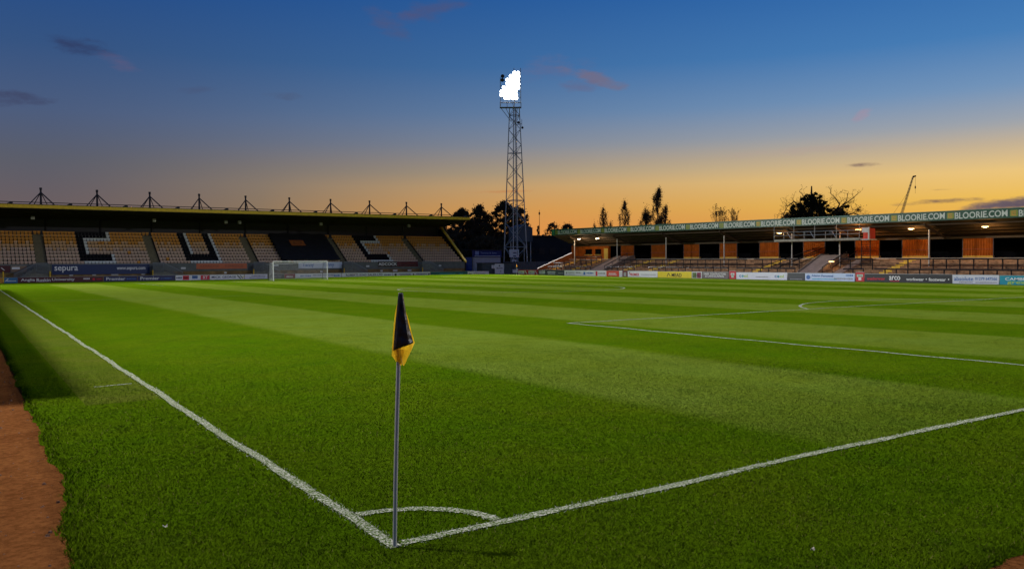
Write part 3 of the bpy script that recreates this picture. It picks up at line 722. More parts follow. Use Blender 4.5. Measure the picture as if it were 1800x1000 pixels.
    # roof masts with their stays
    for k in range(11):
        x = 6.55+7.12*(k-1)+0.02*k; yb = 128.0; zb = 9.95
        mb = MB(); mb.tube((x, yb, zb-0.4), (x, yb, 13.05), 0.16, 0.12, 8); mb.tube((x, yb, 12.9), (x, yb, 13.2), 0.17, 0.17, 8)
        o = mb.build('mast', M_dsteel, t)
        for dx, dy, zt, rr in ((-2.15, -2.0, 10.0, 0.07), (2.15, -2.0, 10.0, 0.085), (-1.3, 3.2, 9.7, 0.06), (1.6, 3.2, 9.7, 0.06)):
            MB().tube((x, yb, 12.55), (x+dx, yb+dy, zt), rr, rr, 6).build('stay', M_dsteel, o)
        MB().prism([(x+2.0, zf-0.1), (x+3.6, zf-0.1), (x+3.6, zf+0.62), (x+3.4, zf+0.62)], 1, yb-3.2, yb-2.9).build('stay_anchor', M_dsteel, o)
    MB().tube((SX0-1, 127.2, 11.05), (72.5, 127.2, 11.05), 0.06, 0.06, 6).build('safety_rail', M_dsteel, t)
    MB().tube((SX0-1, 124.5, 10.62), (12, 124.5, 10.4), 0.06, 0.06, 6).build('safety_rail', M_dsteel, t)
    MB().tube((55, 127.0, 10.55), (72.5, 127.0, 10.75), 0.07, 0.07, 6).build('safety_rail', M_dsteel, t)
    return t
south_stand()

# banner draped over the third block of seats
def banner():
    t = empty('banner', (44, 125, 2.3), 'large black banner with an orange emblem draped over the seats', 'banner')
    mb = MB(); nx, ny = 22, 24; vs = []
    for j in range(ny+1):
        v = j/ny; y = 121.30+7.35*v; z = 2.83+4.50*v
        for i in range(nx+1):
            q = i/nx; x0 = 38.75+0.1*v; x1 = 48.45
            zz = z-0.10*v*q*max(0, q-0.4)
            vs.append((x0+(x1-x0)*q, y, zz+0.055*math.sin(i*0.9+j*0.6)+0.05*math.sin(j*2.05)+0.03*math.sin(i*2.3-j*0.4)))
    mb.add(vs, [(j*(nx+1)+i, j*(nx+1)+i+1, (j+1)*(nx+1)+i+1, (j+1)*(nx+1)+i) for j in range(ny) for i in range(nx)])
    o = mb.build('cloth', mat('black_banner_cloth', (0.008, 0.008, 0.010), 0.85, 0.4, 0.8), t, smooth=True)
    so = o.modifiers.new('thickness', 'SOLIDIFY'); so.thickness = 0.02
    def onb(x, y): return (x, y-0.10, 2.83+4.50*(y-121.30)/7.35+0.18)
    e = MB(); n = 6; vs = []
    for j in range(n+1):
        for i in range(n+1): vs.append(onb(41.5+2.35*i/n, 124.9+1.45*j/n))
    e.add(vs, [(j*(n+1)+i, j*(n+1)+i+1, (j+1)*(n+1)+i+1, (j+1)*(n+1)+i) for j in range(n) for i in range(n)])
    o = e.build('emblem', mat('orange_emblem', (0.36, 0.10, 0.018), 0.8, 0.3, 3), t); so = o.modifiers.new('thickness', 'SOLIDIFY'); so.thickness = 0.01
    r = MB(); N_ = 20; vs = []
    for k in range(N_):
        a = 2*math.pi*k/N_
        for rad in (0.55, 0.78): 
            p = onb(42.68+rad*math.cos(a), 125.62+0.55*rad*math.sin(a)); vs.append((p[0], p[1]-0.02, p[2]+0.03))
    r.add(vs, [(2*k, 2*k+1, (2*k+3) % (2*N_), (2*k+2) % (2*N_)) for k in range(N_)])
    r.build('emblem_ring', mat('dark_emblem', (0.20, 0.07, 0.02), 0.8, 0.2, 3), t)
banner()

# ------------------------------------------------------------------ advertising boards
def bmat(key, c): return mat('board_'+key, c, 0.45, 0.06, 1.2, dirt=tuple(x*0.55+0.02 for x in c[:3]), dirt_amt=0.3, spec=0.45)
C_white = (0.70, 0.70, 0.72); C_navy = (0.012, 0.016, 0.09); C_mar = (0.075, 0.008, 0.016); C_teal = (0.0, 0.11, 0.13); C_red = (0.55, 0.03, 0.02)
T_white = mat('white_lettering', (0.75, 0.75, 0.75), 0.5, 0.03, 2); T_black = mat('black_lettering', (0.02, 0.02, 0.025), 0.5, 0.03, 2)
T_navy = mat('navy_lettering', (0.02, 0.03, 0.14), 0.5, 0.03, 2); T_red = mat('red_lettering', (0.60, 0.02, 0.04), 0.5, 0.03, 2); T_blue = mat('blue_lettering', (0.06, 0.16, 0.42), 0.5, 0.03, 2)
T_grey = mat('grey_lettering', (0.30, 0.30, 0.32), 0.5, 0.03, 2); T_lime = mat('lime_lettering', (0.42, 0.55, 0.05), 0.5, 0.03, 2); T_cyan = mat('cyan_lettering', (0.05, 0.42, 0.55), 0.5, 0.03, 2)
T_yel = mat('yellow_lettering', (0.72, 0.50, 0.03), 0.5, 0.03, 2); T_grn = mat('green_lettering', (0.06, 0.28, 0.05), 0.5, 0.03, 2); T_amb = mat('dark_amber_lettering', (0.28, 0.06, 0.02), 0.5, 0.03, 2)
def board(side, a0, a1, label, col, items, z0=None, h=None, depth=None, group='advertising boards round the pitch', frame=None, key=None, name='advertising_board'):
    """a0..a1 run left to right as seen from the pitch: along +X for side S, along -Y for side N.
    items: (text or shape, centre along 0..1, centre height 0..1, width 0..1, height 0..1, material)"""
    ln = abs(a1-a0); g = 0.025
    if side == 'S':
        y = depth or 117.0; zb = 0.0 if z0 is None else z0; hh = h or 0.70
        t = empty(name, ((a0+a1)/2, y, zb), label, 'board', group)
        pan = MB().box(a0+g, a1-g, y, y+0.05, zb-0.03, zb+hh)
        trim = MB().box(a0+g, a1-g, y-0.012, y+0.062, zb+hh+0.003, zb+hh+0.035)
        P = lambda u, v, o=0.004: (a0+ln*u, y-o, zb+hh*v)
        sb = lambda u, v, w, q: MB().box(a0+ln*(u-w/2), a0+ln*(u+w/2), y-0.010, y-0.002, zb+hh*(v-q/2), zb+hh*(v+q/2))
        legs = [MB().bar((a0+ln*k, y+0.09, zb-0.1), (a0+ln*k, y+0.09, zb+hh*0.9), 0.04) for k in (0.1, 0.9)] if depth is None else []
    else:
        x = depth or 71.0; ym = (a0+a1)/2; zb = (ym-45)*0.0045-0.06 if z0 is None else z0; hh = h or 0.82
        t = empty(name, (x, ym, zb), label, 'board', group)
        pan = MB().box(x, x+0.05, a1+g, a0-g, zb-0.15, zb+hh)
        trim = MB().box(x-0.012, x+0.062, a1+g, a0-g, zb+hh+0.003, zb+hh+0.035)
        P = lambda u, v, o=0.004: (x-o, a0-ln*u, zb+hh*v)
        sb = lambda u, v, w, q: MB().box(x-0.010, x-0.002, a0-ln*(u+w/2), a0-ln*(u-w/2), zb+hh*(v-q/2), zb+hh*(v+q/2))
        legs = [MB().bar((x+0.09, a0-ln*k, zb-0.15), (x+0.09, a0-ln*k, zb+hh*0.9), 0.04) for k in (0.1, 0.9)]
    pan.build('panel', bmat(key or label.split()[0]+str(abs(hash(col)) % 9973), col), t)
    trim.build('top_trim', M_steel if frame is None else frame, t)
    for l_ in legs: l_.build('leg', M_dsteel, t)
    for body, u, v, w, q, mt in items:
        if body == '#': sb(u, v, w, q).build('printed_block', mt, t)
        elif body == '~':   # a line of print too small to read in the photograph
            k0 = u-w/2; 
            mb_ = MB()
            while k0 < u+w/2-0.004:
                kw = min(random.uniform(0.25, 0.8)*q*hh/ln, u+w/2-k0)
                s_ = sb(k0+kw/2, v, kw, q*random.uniform(0.6, 1.0)); mb_.add(s_.v, s_.f); k0 += kw+0.22*q*hh/ln
            mb_.build('small_print', mt, t)
        elif body == 'o':
            n_ = 16; c_ = [(math.cos(2*math.pi*i/n_), math.sin(2*math.pi*i/n_)) for i in range(n_)]
            vs = [P(u+w/2*cx, v+q/2*cy, 0.010) for cx, cy in c_]+[P(u+w/2*cx, v+q/2*cy, 0.0) for cx, cy in c_]
            MB().add(vs, [tuple(range(n_))]+[(i, n_+i, n_+(i+1) % n_, (i+1) % n_) for i in range(n_)]).build('roundel', mt, t)
        elif body.startswith('/'):   # slanted bar
            vs = []
            for o in (0.010, 0.001): vs += [P(u-w/2, v-q/2, o), P(u-w/4, v-q/2, o), P(u+w/2, v+q/2, o), P(u+w/4, v+q/2, o)]
            MB().add(vs, [(0, 1, 2, 3), (7, 6, 5, 4), (0, 4, 5, 1), (1, 5, 6, 2), (2, 6, 7, 3), (3, 7, 4, 0)]).build('slanted_stripe', mt, t)
        elif body.startswith('\\'):
            vs = []
            for o in (0.010, 0.001): vs += [P(u-w/2, v+q/2, o), P(u-w/4, v+q/2, o), P(u+w/2, v-q/2, o), P(u+w/4, v-q/2, o)]
            MB().add(vs, [(0, 1, 2, 3), (7, 6, 5, 4), (0, 4, 5, 1), (1, 5, 6, 2), (2, 6, 7, 3), (3, 7, 4, 0)]).build('slanted_stripe', mt, t)
        else:
            words = body.split(' '); tot = sum(len(k) for k in words)+0.7*(len(words)-1); c0 = u-w/2
            for k in words:
                kw = w*len(k)/tot; lettering(k, t, side, P(c0+kw/2, v), ln*kw, hh*q, mt); c0 += kw+w*0.7/tot
    return t
B = board
# behind the far goal, left to right
B('S', -3.0, 1.50, 'amber board at the left end below the seated stand', (0.45, 0.22, 0.02), [('~', .5, .5, .7, .3, T_amb)])
B('S', 1.55, 3.04, 'short bright blue board with white mark beside the maroon board', (0.03, 0.14, 0.30), [('~', .55, .4, .7, .2, T_white), ('/', .2, .55, .3, .5, T_white)])
B('S', 3.04, 12.90, 'long maroon board lettered in white, left of the navy boards', C_mar, [('Anglia Ruskin University', .345, .48, .62, .62, T_white), ('~', .80, .6, .08, .3, T_white), ('o', .885, .5, .03, .45, T_red), ('~', .95, .5, .06, .2, T_red)])
B('S', 12.95, 17.17, 'navy board lettered in white, directly right of the maroon board', C_navy, [('Premier', .36, .5, .56, .58, T_white), ('~', .82, .45, .28, .26, T_blue)])
B('S', 17.19, 22.06, 'navy board lettered in white, next to the red and white board', C_navy, [('Premier', .32, .5, .50, .58, T_white), ('~', .76, .45, .30, .26, T_blue)])
B('S', 22.10, 26.75, 'red, white and blue patchwork board left of the goal', C_white, [('#', .3, .5, .18, .85, T_red), ('~', .1, .5, .15, .4, T_navy), ('~', .30, .5, .14, .35, T_white), ('#', .56, .6, .16, .6, T_blue), ('~', .56, .6, .12, .25, T_white), ('#', .86, .5, .26, .9, T_red), ('RT', .87, .5, .13, .6, T_white)])
B('S', 26.77, 31.68, 'white board with dark lettering and black slanted stripes left of the goal', C_white, [('MICK GEORGE', .40, .52, .70, .5, T_navy), ('\\', .84, .5, .14, .8, T_black), ('\\', .91, .55, .12, .7, T_black), ('/', .96, .4, .07, .6, T_yel)])
B('S', 31.71, 35.10, 'pale board with two lines of small print beside the left goalpost', (0.60, 0.58, 0.68), [('~', .6, .65, .6, .2, T_navy), ('~', .55, .3, .7, .16, T_navy)])
B('S', 35.4, 37.62, 'near black board seen through the goal net', (0.02, 0.02, 0.03), [('~', .5, .5, .6, .2, T_grey)])
B('S', 37.66, 39.30, 'short dark red board seen through the goal net', (0.20, 0.015, 0.03), [('~', .5, .4, .6, .25, T_white)])
B('S', 39.33, 46.80, 'white board behind the right half of the goal', (0.62, 0.62, 0.68), [('~', .22, .5, .22, .35, T_blue), ('~', .60, .62, .45, .2, T_navy), ('~', .9, .5, .14, .4, T_blue)])
B('S', 46.84, 55.55, 'white board with dark block lettering right of the goal', C_white, [('ROBERTS ROAD SALES LTD', .44, .55, .72, .5, T_black), ('~', .90, .5, .14, .3, T_navy)])
B('S', 55.58, 62.55, 'white board with rows of violet print left of the teal board', (0.62, 0.60, 0.68), [('o', .08, .5, .06, .5, T_black), ('~', .32, .6, .32, .2, T_navy), ('~', .34, .35, .28, .15, T_navy), ('o', .55, .5, .04, .4, T_black), ('~', .76, .55, .30, .28, T_navy), ('o', .96, .5, .05, .45, T_navy)])
B('S', 62.60, 69.80, 'plain teal board at the right end of the seated stand', C_teal, [('~', .45, .5, .42, .2, T_cyan), ('~', .82, .5, .12, .3, T_cyan)])
B('S', 69.82, 74.20, 'white board below the blue and white kiosk', C_white, [('#', .12, .45, .14, .4, T_grey), ('~', .55, .65, .6, .16, T_grey), ('~', .55, .35, .5, .14, T_grey)])
# boards fixed to the seated stand's front wall
G2 = 'boards on the front wall of the seated stand'
B('S', 7.19, 19.45, 'wide dark blue wall board with bold white word at left end', (0.006, 0.022, 0.10), [('sepura', .14, .5, .23, .62, T_white), ('www.sepura.com', .80, .5, .30, .36, T_white)], 0.98, 1.36, 120.93, G2)
B('S', 25.8, 33.2, 'orange wall board with the same dark word twice', (0.48, 0.09, 0.02), [('KERRIDGE', .26, .5, .36, .55, T_amb), ('KERRIDGE', .74, .5, .36, .55, T_amb)], 1.58, 0.78, 120.93, G2)
B('S', 41.2, 48.5, 'pale blue wall board with blue word twice above the goal net', (0.55, 0.60, 0.70), [('Tanny', .22, .5, .26, .8, T_blue), ('Tanny', .68, .5, .26, .8, T_blue)], 1.52, 0.95, 120.93, G2)
B('S', 54.8, 62.3, 'black and dark red wall board with large white capitals', (0.02, 0.012, 0.016), [('#', .73, .5, .52, .98, mat('dark_red_print', (0.10, 0.012, 0.02), 0.5)), ('ADCOCK', .24, .5, .45, .55, T_white), ('~', .75, .3, .40, .2, T_white), ('~', .75, .68, .40, .16, T_red)], 1.66, 0.84, 120.93, G2)
B('S', 1.2, 2.45, 'small maroon wall board at the left end of the seated stand', C_mar, [('\\', .3, .5, .4, .4, T_white)], 1.35, 0.9, 120.93, G2)
B('S', 2.5, 4.3, 'small grey and orange wall board by the first stairway', (0.22, 0.14, 0.09), [('#', .3, .6, .5, .35, T_white)], 1.42, 0.78, 120.93, G2)
# along the terrace, far end first
B('N', 103.27, 100.45, 'red and white board nearest the far corner flag', (0.42, 0.012, 0.04), [('#', .36, .5, .60, .62, T_white), ('~', .36, .5, .5, .3, T_red), ('\\', .82, .5, .26, .7, T_white)])
B('N', 100.40, 97.68, 'red and white board, second from the far corner flag', (0.42, 0.012, 0.04), [('#', .36, .5, .60, .62, T_white), ('~', .36, .5, .5, .3, T_red), ('\\', .82, .5, .26, .7, T_white)])
B('N', 97.64, 91.02, 'slate grey board with white print below the terrace end wall', (0.055, 0.06, 0.085), [('#', .16, .55, .22, .5, T_white), ('~', .16, .55, .18, .25, T_navy), ('~', .52, .62, .30, .28, T_white), ('~', .52, .32, .28, .18, T_white), ('~', .87, .45, .2, .2, T_grey)])
B('N', 91.0, 83.95, 'white board with two small blue squares below the terrace', C_white, [('#', .08, .55, .05, .4, T_grey), ('~', .24, .6, .22, .26, T_grey), ('~', .47, .6, .16, .3, T_grey), ('#', .67, .5, .06, .5, T_blue), ('~', .85, .55, .22, .3, T_blue), ('~', .24, .25, .22, .12, T_grey)])
B('N', 83.9, 81.48, 'short white board with red square between white and red boards', C_white, [('#', .14, .5, .15, .75, T_red), ('~', .6, .55, .6, .35, T_grey)])
B('N', 81.45, 78.88, 'short bright red board with pale print', (0.62, 0.06, 0.03), [('~', .5, .55, .6, .2, T_white), ('~', .5, .3, .7, .1, T_white)])
B('N', 78.82, 78.16, 'very narrow white board beside the dark red gate', C_white, [('~', .5, .65, .7, .15, T_grey), ('~', .5, .35, .7, .15, T_grey)])
B('N', 78.1, 77.17, 'dark red gate with white square in the line of boards', (0.14, 0.008, 0.02), [('#', .5, .45, .55, .6, mat('pale_notice', (0.35, 0.36, 0.34), 0.6)), ('~', .5, .6, .4, .12, T_grn)], h=0.86, name='perimeter_gate')
B('N', 77.1, 71.43, 'white board with bold red word left of the yellow board', C_white, [('PREMIER', .24, .45, .32, .42, T_red), ('\\', .07, .72, .06, .34, T_red), ('/', .07, .72, .06, .34, T_black), ('~', .70, .45, .50, .14, T_grey)])
B('N', 71.4, 65.52, 'bright yellow board with large black capitals', (0.75, 0.58, 0.01), [('MEAD', .57, .47, .29, .55, T_black), ('/', .31, .5, .07, .55, T_black), ('\\', .36, .5, .07, .55, T_black)])
B('N', 65.49, 63.86, 'short white framed board with green and maroon halves', C_white, [('#', .27, .5, .42, .8, mat('olive_print', (0.10, 0.16, 0.05), 0.5)), ('#', .72, .5, .40, .8, mat('maroon_print', (0.20, 0.02, 0.06), 0.5)), ('/', .42, .5, .28, .6, T_white), ('~', .7, .4, .2, .2, T_white)])
B('N', 63.83, 59.72, 'brown grey board with two lines of pale capitals', (0.15, 0.125, 0.13), [('TREE CONTRACTORS', .48, .72, .85, .26, T_white), ('& LANDSCAPING', .48, .40, .70, .24, T_white)])
B('N', 59.62, 58.62, 'bright red gate with white shield between brown and white boards', (0.50, 0.01, 0.03), [('#', .5, .62, .52, .28, T_white), ('#', .5, .38, .34, .32, mat('mint_notice', (0.45, 0.6, 0.5), 0.6)), ('~', .5, .62, .35, .14, T_grn)], h=0.96, name='perimeter_gate')
B('N', 58.59, 51.58, 'long white board with the same pastel word at both ends', (0.66, 0.67, 0.76), [('c', .085, .5, .036, .34, T_blue), ('o', .135, .5, .04, .34, T_cyan), ('o', .135, .5, .022, .19, bmat('pale', (0.66, 0.67, 0.76))), ('ol', .20, .53, .07, .42, T_lime), ('~', .52, .42, .24, .18, T_grey), ('c', .785, .5, .036, .34, T_blue), ('o', .835, .5, .04, .34, T_cyan), ('o', .835, .5, .022, .19, bmat('pale', (0.66, 0.67, 0.76))), ('ol', .90, .53, .07, .42, T_lime)])
B('N', 51.5, 49.36, 'plain charcoal gate in front of the second stairway', (0.045, 0.05, 0.06), [('~', .5, .2, .7, .12, T_grey)], name='perimeter_gate')
B('N', 49.33, 43.52, 'pale blue board with blue roundel and pale blue print', (0.50, 0.60, 0.82), [('o', .07, .5, .085, .56, T_blue), ('Adapter Personnel', .36, .68, .44, .3, T_blue), ('~', .40, .28, .5, .14, T_cyan), ('~', .78, .35, .36, .26, T_grey), ('~', .90, .76, .14, .26, T_blue)])
B('N', 43.45, 42.47, 'bright red gate with white shield beside the long black board', (0.50, 0.01, 0.02), [('#', .5, .66, .66, .26, mat('mint_notice', (0.45, 0.6, 0.5), 0.6)), ('#', .5, .34, .3, .28, T_white), ('~', .5, .66, .45, .12, T_grn)], h=0.96, name='perimeter_gate')
B('N', 42.44, 33.88, 'long black board with white and red words about workwear', (0.016, 0.017, 0.024), [('weatherwear', .14, .47, .22, .34, T_red), ('arco', .365, .55, .13, .46, T_white), ('~', .365, .2, .11, .1, T_red), ('workwear', .60, .45, .20, .34, T_white), ('o', .725, .47, .012, .14, T_white), ('footwear', .845, .45, .185, .36, T_white), ('o', .965, .47, .012, .14, T_white)])
B('N', 33.85, 29.85, 'white board with blue word and phone number by the teal board', (0.58, 0.60, 0.68), [('absolute', .25, .60, .42, .44, T_blue), ('01279 647566', .73, .62, .46, .32, T_blue), ('~', .30, .22, .30, .18, T_grey), ('~', .73, .22, .45, .14, T_grey)])
B('N', 29.82, 22.0, 'bright teal board with white and lime print at the right edge', (0.0, 0.26, 0.36), [('CAMBRIDGE REGIONAL', .42, .66, .72, .3, T_white), ('great careers', .36, .26, .56, .36, T_lime)])
B('N', 21.9, 12.0, 'dark blue board beyond the teal board, out at the right', (0.02, 0.04, 0.12), [('~', .3, .5, .4, .3, T_white)])

# ------------------------------------------------------------------ terrace (north stand)
NY0, NY1 = 8.0, 99.3
def terrace():
    t = empty('terrace_stand', (76, 54, 0), 'covered standing terrace with green lettered fascia, orange back wall and black barriers', 'stand')
    K = dict(parent=t, tf=tiltN)
    n = 9; x0, x1 = 72.6, 79.0; z0, z1 = 0.70, 2.22
    for k in range(n):
        xa = x0+(x1-x0)*k/n; MB().box(xa, x0+(x1-x0)*(k+1)/n-0.003 if k < n-1 else 79.0, NY0, NY1, -0.6, z0+(z1-z0)*k/(n-1)).build('terrace_step', M_dconc, **K)
    MB().box(72.40, 72.597, NY0, NY1, -0.6, 0.72).build('front_kerb', M_conc, **K)
    # pale edge along the top step
    MB().box(78.3, 78.42, NY0, NY1, 2.223, 2.30).build('top_edge', mat('pale_edge', (0.45, 0.40, 0.34), 0.8, 0.2, 2), **K)
    # gangways with yellow painted steps
    for yc in (80.0, 75.0, 57.8, 41.9, 91.6, 96.6, 25.5):
        m_ = MB(); sh = 2*0
        for k in range(n):
            xa = x0+(x1-x0)*k/n; zt = z0+(z1-z0)*k/(n-1)
            m_.box(xa-0.012, xa+0.34, yc-0.45, yc+0.45, zt+0.004, zt+0.02); m_.box(xa-0.02, xa-0.004, yc-0.45, yc+0.45, zt-0.16, zt+0.02)
        m_.build('yellow_gangway', M_yelstep, **K)
    # back wall: orange corrugated sheets between dark openings
    M_or = mat('orange_corrugated_sheet', (0.29, 0.068, 0.006), 0.8, 0.35, 1.5, dirt=(0.16, 0.045, 0.006), dirt_amt=0.7, spec=0.1)
    M_orb = mat('yellow_skirting', (0.45, 0.25, 0.02), 0.7, 0.25, 2)
    M_open = mat('opening_shade_black', (0.004, 0.004, 0.005), 1.0, 0.1, 1, spec=0.0)  # shade inside the openings and hatches put into a near-black colour
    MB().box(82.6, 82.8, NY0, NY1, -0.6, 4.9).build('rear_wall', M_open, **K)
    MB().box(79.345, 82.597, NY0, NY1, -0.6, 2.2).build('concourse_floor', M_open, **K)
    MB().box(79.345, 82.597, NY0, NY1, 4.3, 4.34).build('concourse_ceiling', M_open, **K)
    MB().box(79.003, 79.34, NY0, NY1, -0.6, 2.22).build('wall_plinth', M_dconc, **K)
    MB().box(79.0, 79.34, NY0, NY1, 4.20, 4.42).build('wall_head', mat('brown_wall_head', (0.05, 0.032, 0.014), 0.8, 0.3, 2), **K)
    yc = [86.15, 79.65, 73.3, 66.9, 60.45, 54.1, 47.4, 41.95, 35.7, 29.3, 22.9, 16.5, 10.1]
    for c in yc:
        a, b = c-1.42, c+1.42
        q = MB(); nn = 11; vs = []
        for i in range(nn*2+1):
            y = a+(b-a)*i/(nn*2); dx = 0.09 if i % 2 else 0.0
            vs += [(79.06-dx, y, 2.52), (79.06-dx, y, 4.195)]
        q.add(vs, [(2*i, 2*i+2, 2*i+3, 2*i+1) for i in range(nn*2)]); q.build('orange_panel', M_or, **K)
        MB().box(79.04, 79.34, a, b, 2.223, 2.515).build('yellow_skirting', M_orb, **K)
        MB().box(79.03, 79.12, a-0.06, a-0.003, 2.223, 4.195).build('frame_post', M_dsteel, **K)
        MB().box(79.03, 79.12, b+0.003, b+0.06, 2.223, 4.195).build('frame_post', M_dsteel, **K)
        MB().box(78.92, 78.96, a, b, 3.12, 3.17).build('cross_rail', mat('rust_rail', (0.25, 0.05, 0.02), 0.7, 0.2, 2), **K)
    # kiosk at the far end
    MB().box(78.9, 79.34, 90.3, 99.15, 2.223, 4.195).build('kiosk_wall', M_or, **K)
    for a, b in ((92.0, 93.4), (94.2, 95.8)):
        MB().box(78.86, 78.897, a, b, 3.0, 3.75).build('kiosk_hatch', M_open, **K)
        MB().box(78.72, 78.897, a-0.1, b+0.1, 2.90, 2.96).build('kiosk_shelf', mat('kiosk_counter', (0.5, 0.42, 0.10), 0.6, 0.2, 2), **K)
    MB().box(78.85, 78.897, 90.4, 91.3, 2.25, 3.85).build('kiosk_door', mat('yellow_door', (0.55, 0.38, 0.06), 0.6, 0.2, 2), **K)
    # sloping end wall with white coping
    MB().prism([(72.2, -0.6), (72.2, 0.85), (79.3, 3.30), (79.3, -0.6)], 1, 99.30, 99.50).build('end_wall', mat('orange_end_wall', (0.26, 0.075, 0.018), 0.8, 0.25, 1.5), **K)
    MB().prism([(72.1, 0.82), (72.1, 0.94), (79.3, 3.42), (79.3, 3.305)], 1, 99.26, 99.54).build('coping', mat('pale_coping', (0.22, 0.18, 0.15), 0.8, 0.1, 2), **K)
    MB().box(79.0, 79.34, 99.16, 99.5, -0.6, 4.4).build('end_wall', M_or, **K)
    # roof
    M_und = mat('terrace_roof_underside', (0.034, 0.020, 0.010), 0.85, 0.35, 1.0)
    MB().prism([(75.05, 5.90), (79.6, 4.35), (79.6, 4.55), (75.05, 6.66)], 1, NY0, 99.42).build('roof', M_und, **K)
    for k, x in enumerate((75.8, 76.6, 77.4, 78.2)):
        z = 5.90-(x-75.05)*0.3407; MB().box(x-0.05, x+0.05, NY0+0.1, 99.3, z-0.14, z-0.004).build('purlin', mat('roof_timber', (0.05, 0.03, 0.016), 0.9, 0.3, 2), **K)
    posts = [94.93, 84.94, 74.98, 64.84, 54.8, 48.65, 38.8, 28.8, 18.8]
    for y in posts:
        MB().tube((76.0, y, 0.9), (76.0, y, 5.1), 0.075, 0.075, 10).build('post', mat('pale_post', (0.42, 0.38, 0.34), 0.6, 0.15, 3), **K)
        b_ = MB().prism([(75.1, 5.70), (78.95, 4.40), (78.95, 4.22), (75.9, 5.10), (75.1, 5.45)], 1, y-0.07, y+0.07); b_.build('rafter', mat('roof_timber', (0.05, 0.03, 0.016), 0.9, 0.3, 2), **K)
    # fascia panels, one per lettering repeat
    ys = [98.68-5.635*k for k in range(17)]
    M_gr = mat('green_fascia', (0.008, 0.060, 0.028), 0.4, 0.15, 0.4, dirt=(0.01, 0.04, 0.03), dirt_amt=0.4)
    M_gl = mat('olive_logo', (0.20, 0.23, 0.02), 0.5, 0.15, 2); M_go = mat('orange_logo', (0.55, 0.22, 0.02), 0.5, 0.1, 2)
    M_bl = mat('silver_lettering', (0.50, 0.53, 0.46), 0.5, 0.08, 1)
    zt, zb = 6.72, 5.88
    MB().box(74.97, 75.045, ys[0]+0.003, 99.44, zb, zt).build('fascia_panel', mat('bright_green_end', (0.03, 0.19, 0.06), 0.5, 0.1, 1), **K)
    for i, y in enumerate(ys):
        ya = y-5.635+0.004
        p_ = MB().box(74.97, 75.045, max(ya, NY0), y-0.004, zb, zt).build('fascia_panel', M_gr, **K)
        if ya < NY0: continue
        def tz(yy, z): return tiltN((0, yy, z))[2]
        # logo: rounded square with a small mark in it
        cy, cz = y-0.52, 6.30; w_ = 0.33
        q = MB(); c_ = []
        for (sx, sz) in ((1, 1), (-1, 1), (-1, -1), (1, -1)):
            for a in (0, 30, 60, 90):
                base = {(1, 1): 0, (-1, 1): 90, (-1, -1): 180, (1, -1): 270}[(sx, sz)]
                aa = math.radians(base+a); c_.append((cy+(sx*(w_-0.09))+0.09*math.cos(aa), cz+(sz*(w_-0.13))+0.09*math.sin(aa)))
        nn = len(c_)
        q.add([(74.962, p[0], p[1]) for p in c_]+[(74.969, p[0], p[1]) for p in c_], [tuple(range(nn))]+[(k, (k+1) % nn, nn+(k+1) % nn, nn+k) for k in range(nn)])
        q.build('logo', M_gl, p_, tf=tiltN)
        z_ = MB(); z_.box(74.955, 74.961, cy-0.17, cy+0.19, cz+0.12, cz+0.19); z_.box(74.955, 74.961, cy-0.17, cy+0.19, cz-0.19, cz-0.12); z_.box(74.955, 74.961, cy+0.12, cy+0.19, cz-0.119, cz+0.119); z_.box(74.955, 74.961, cy-0.17, cy+0.03, cz-0.03, cz+0.03)
        z_.build('logo_mark', M_go if i > 6 else mat('dark_olive', (0.12, 0.15, 0.02), 0.5), p_, tf=tiltN)
        yy = y-3.28; o = lettering('BLOORIE.COM', p_, 'N', (74.963, yy, tz(yy, 6.30)), 4.70, 0.60, M_bl, 0.02)
        o.rotation_euler = Matrix(((0, 0, -1), (-1, 0, 0), (-0.0102, 1, 0))).to_euler() if False else ROT_N
    MB().box(74.93, 75.08, NY0, 99.46, zt+0.003, zt+0.06).build('gutter', mat('green_gutter', (0.03, 0.14, 0.10), 0.4, 0.1, 1), **K)
    # barriers: a low row behind the boards, a taller row half way up
    def bay(x, ya, yb, zlo, zt_, mid=None):
        b_ = MB(); b_.bar((x, ya, zt_), (x, yb, zt_), 0.10); b_.bar((x, ya+0.05, zlo), (x, ya+0.05, zt_-0.05), 0.095)
        if mid: b_.bar((x, ya+0.1, mid), (x, yb, mid), 0.06)
        b_.build('crush_barrier', M_railblk, **K)
    y = 97.5
    gaps = ((86.9, 83.9), (77.4, 75.8), (61.4, 60.1), (51.6, 46.0), (43.6, 42.5))
    while y > NY0+2:
        ya = y-1.17
        if not any(a > (y+ya)/2 > b for a, b in gaps): bay(72.75, ya, y, 0.70, 1.21)
        y = ya
    y = 82.8; gaps2 = ((60.3, 58.7), (52.8, 47.6), (43.6, 41.8))
    while y > NY0+2:
        ya = y-1.26
        if not any(a > (y+ya)/2 > b for a, b in gaps2): bay(74.4, ya, y, 1.1, 2.20, 1.68)
        y = ya
    for ya, yb, x, zl, zt_ in ((93.6, 97.6, 74.0, 1.05, 1.75), (88.6, 95.2, 76.2, 1.5, 2.6), (89.5, 92.5, 75.0, 1.3, 2.1)):
        q = ya
        while q < yb-0.2: bay(x, q, min(q+1.25, yb), zl, zt_, (zl+zt_)/2); q += 1.25
    # covered stairways cutting through the terrace
    M_wr = mat('pink_grey_ramp', (0.32, 0.23, 0.19), 0.85, 0.25, 2.0, dirt=(0.18, 0.12, 0.09), dirt_amt=0.5)
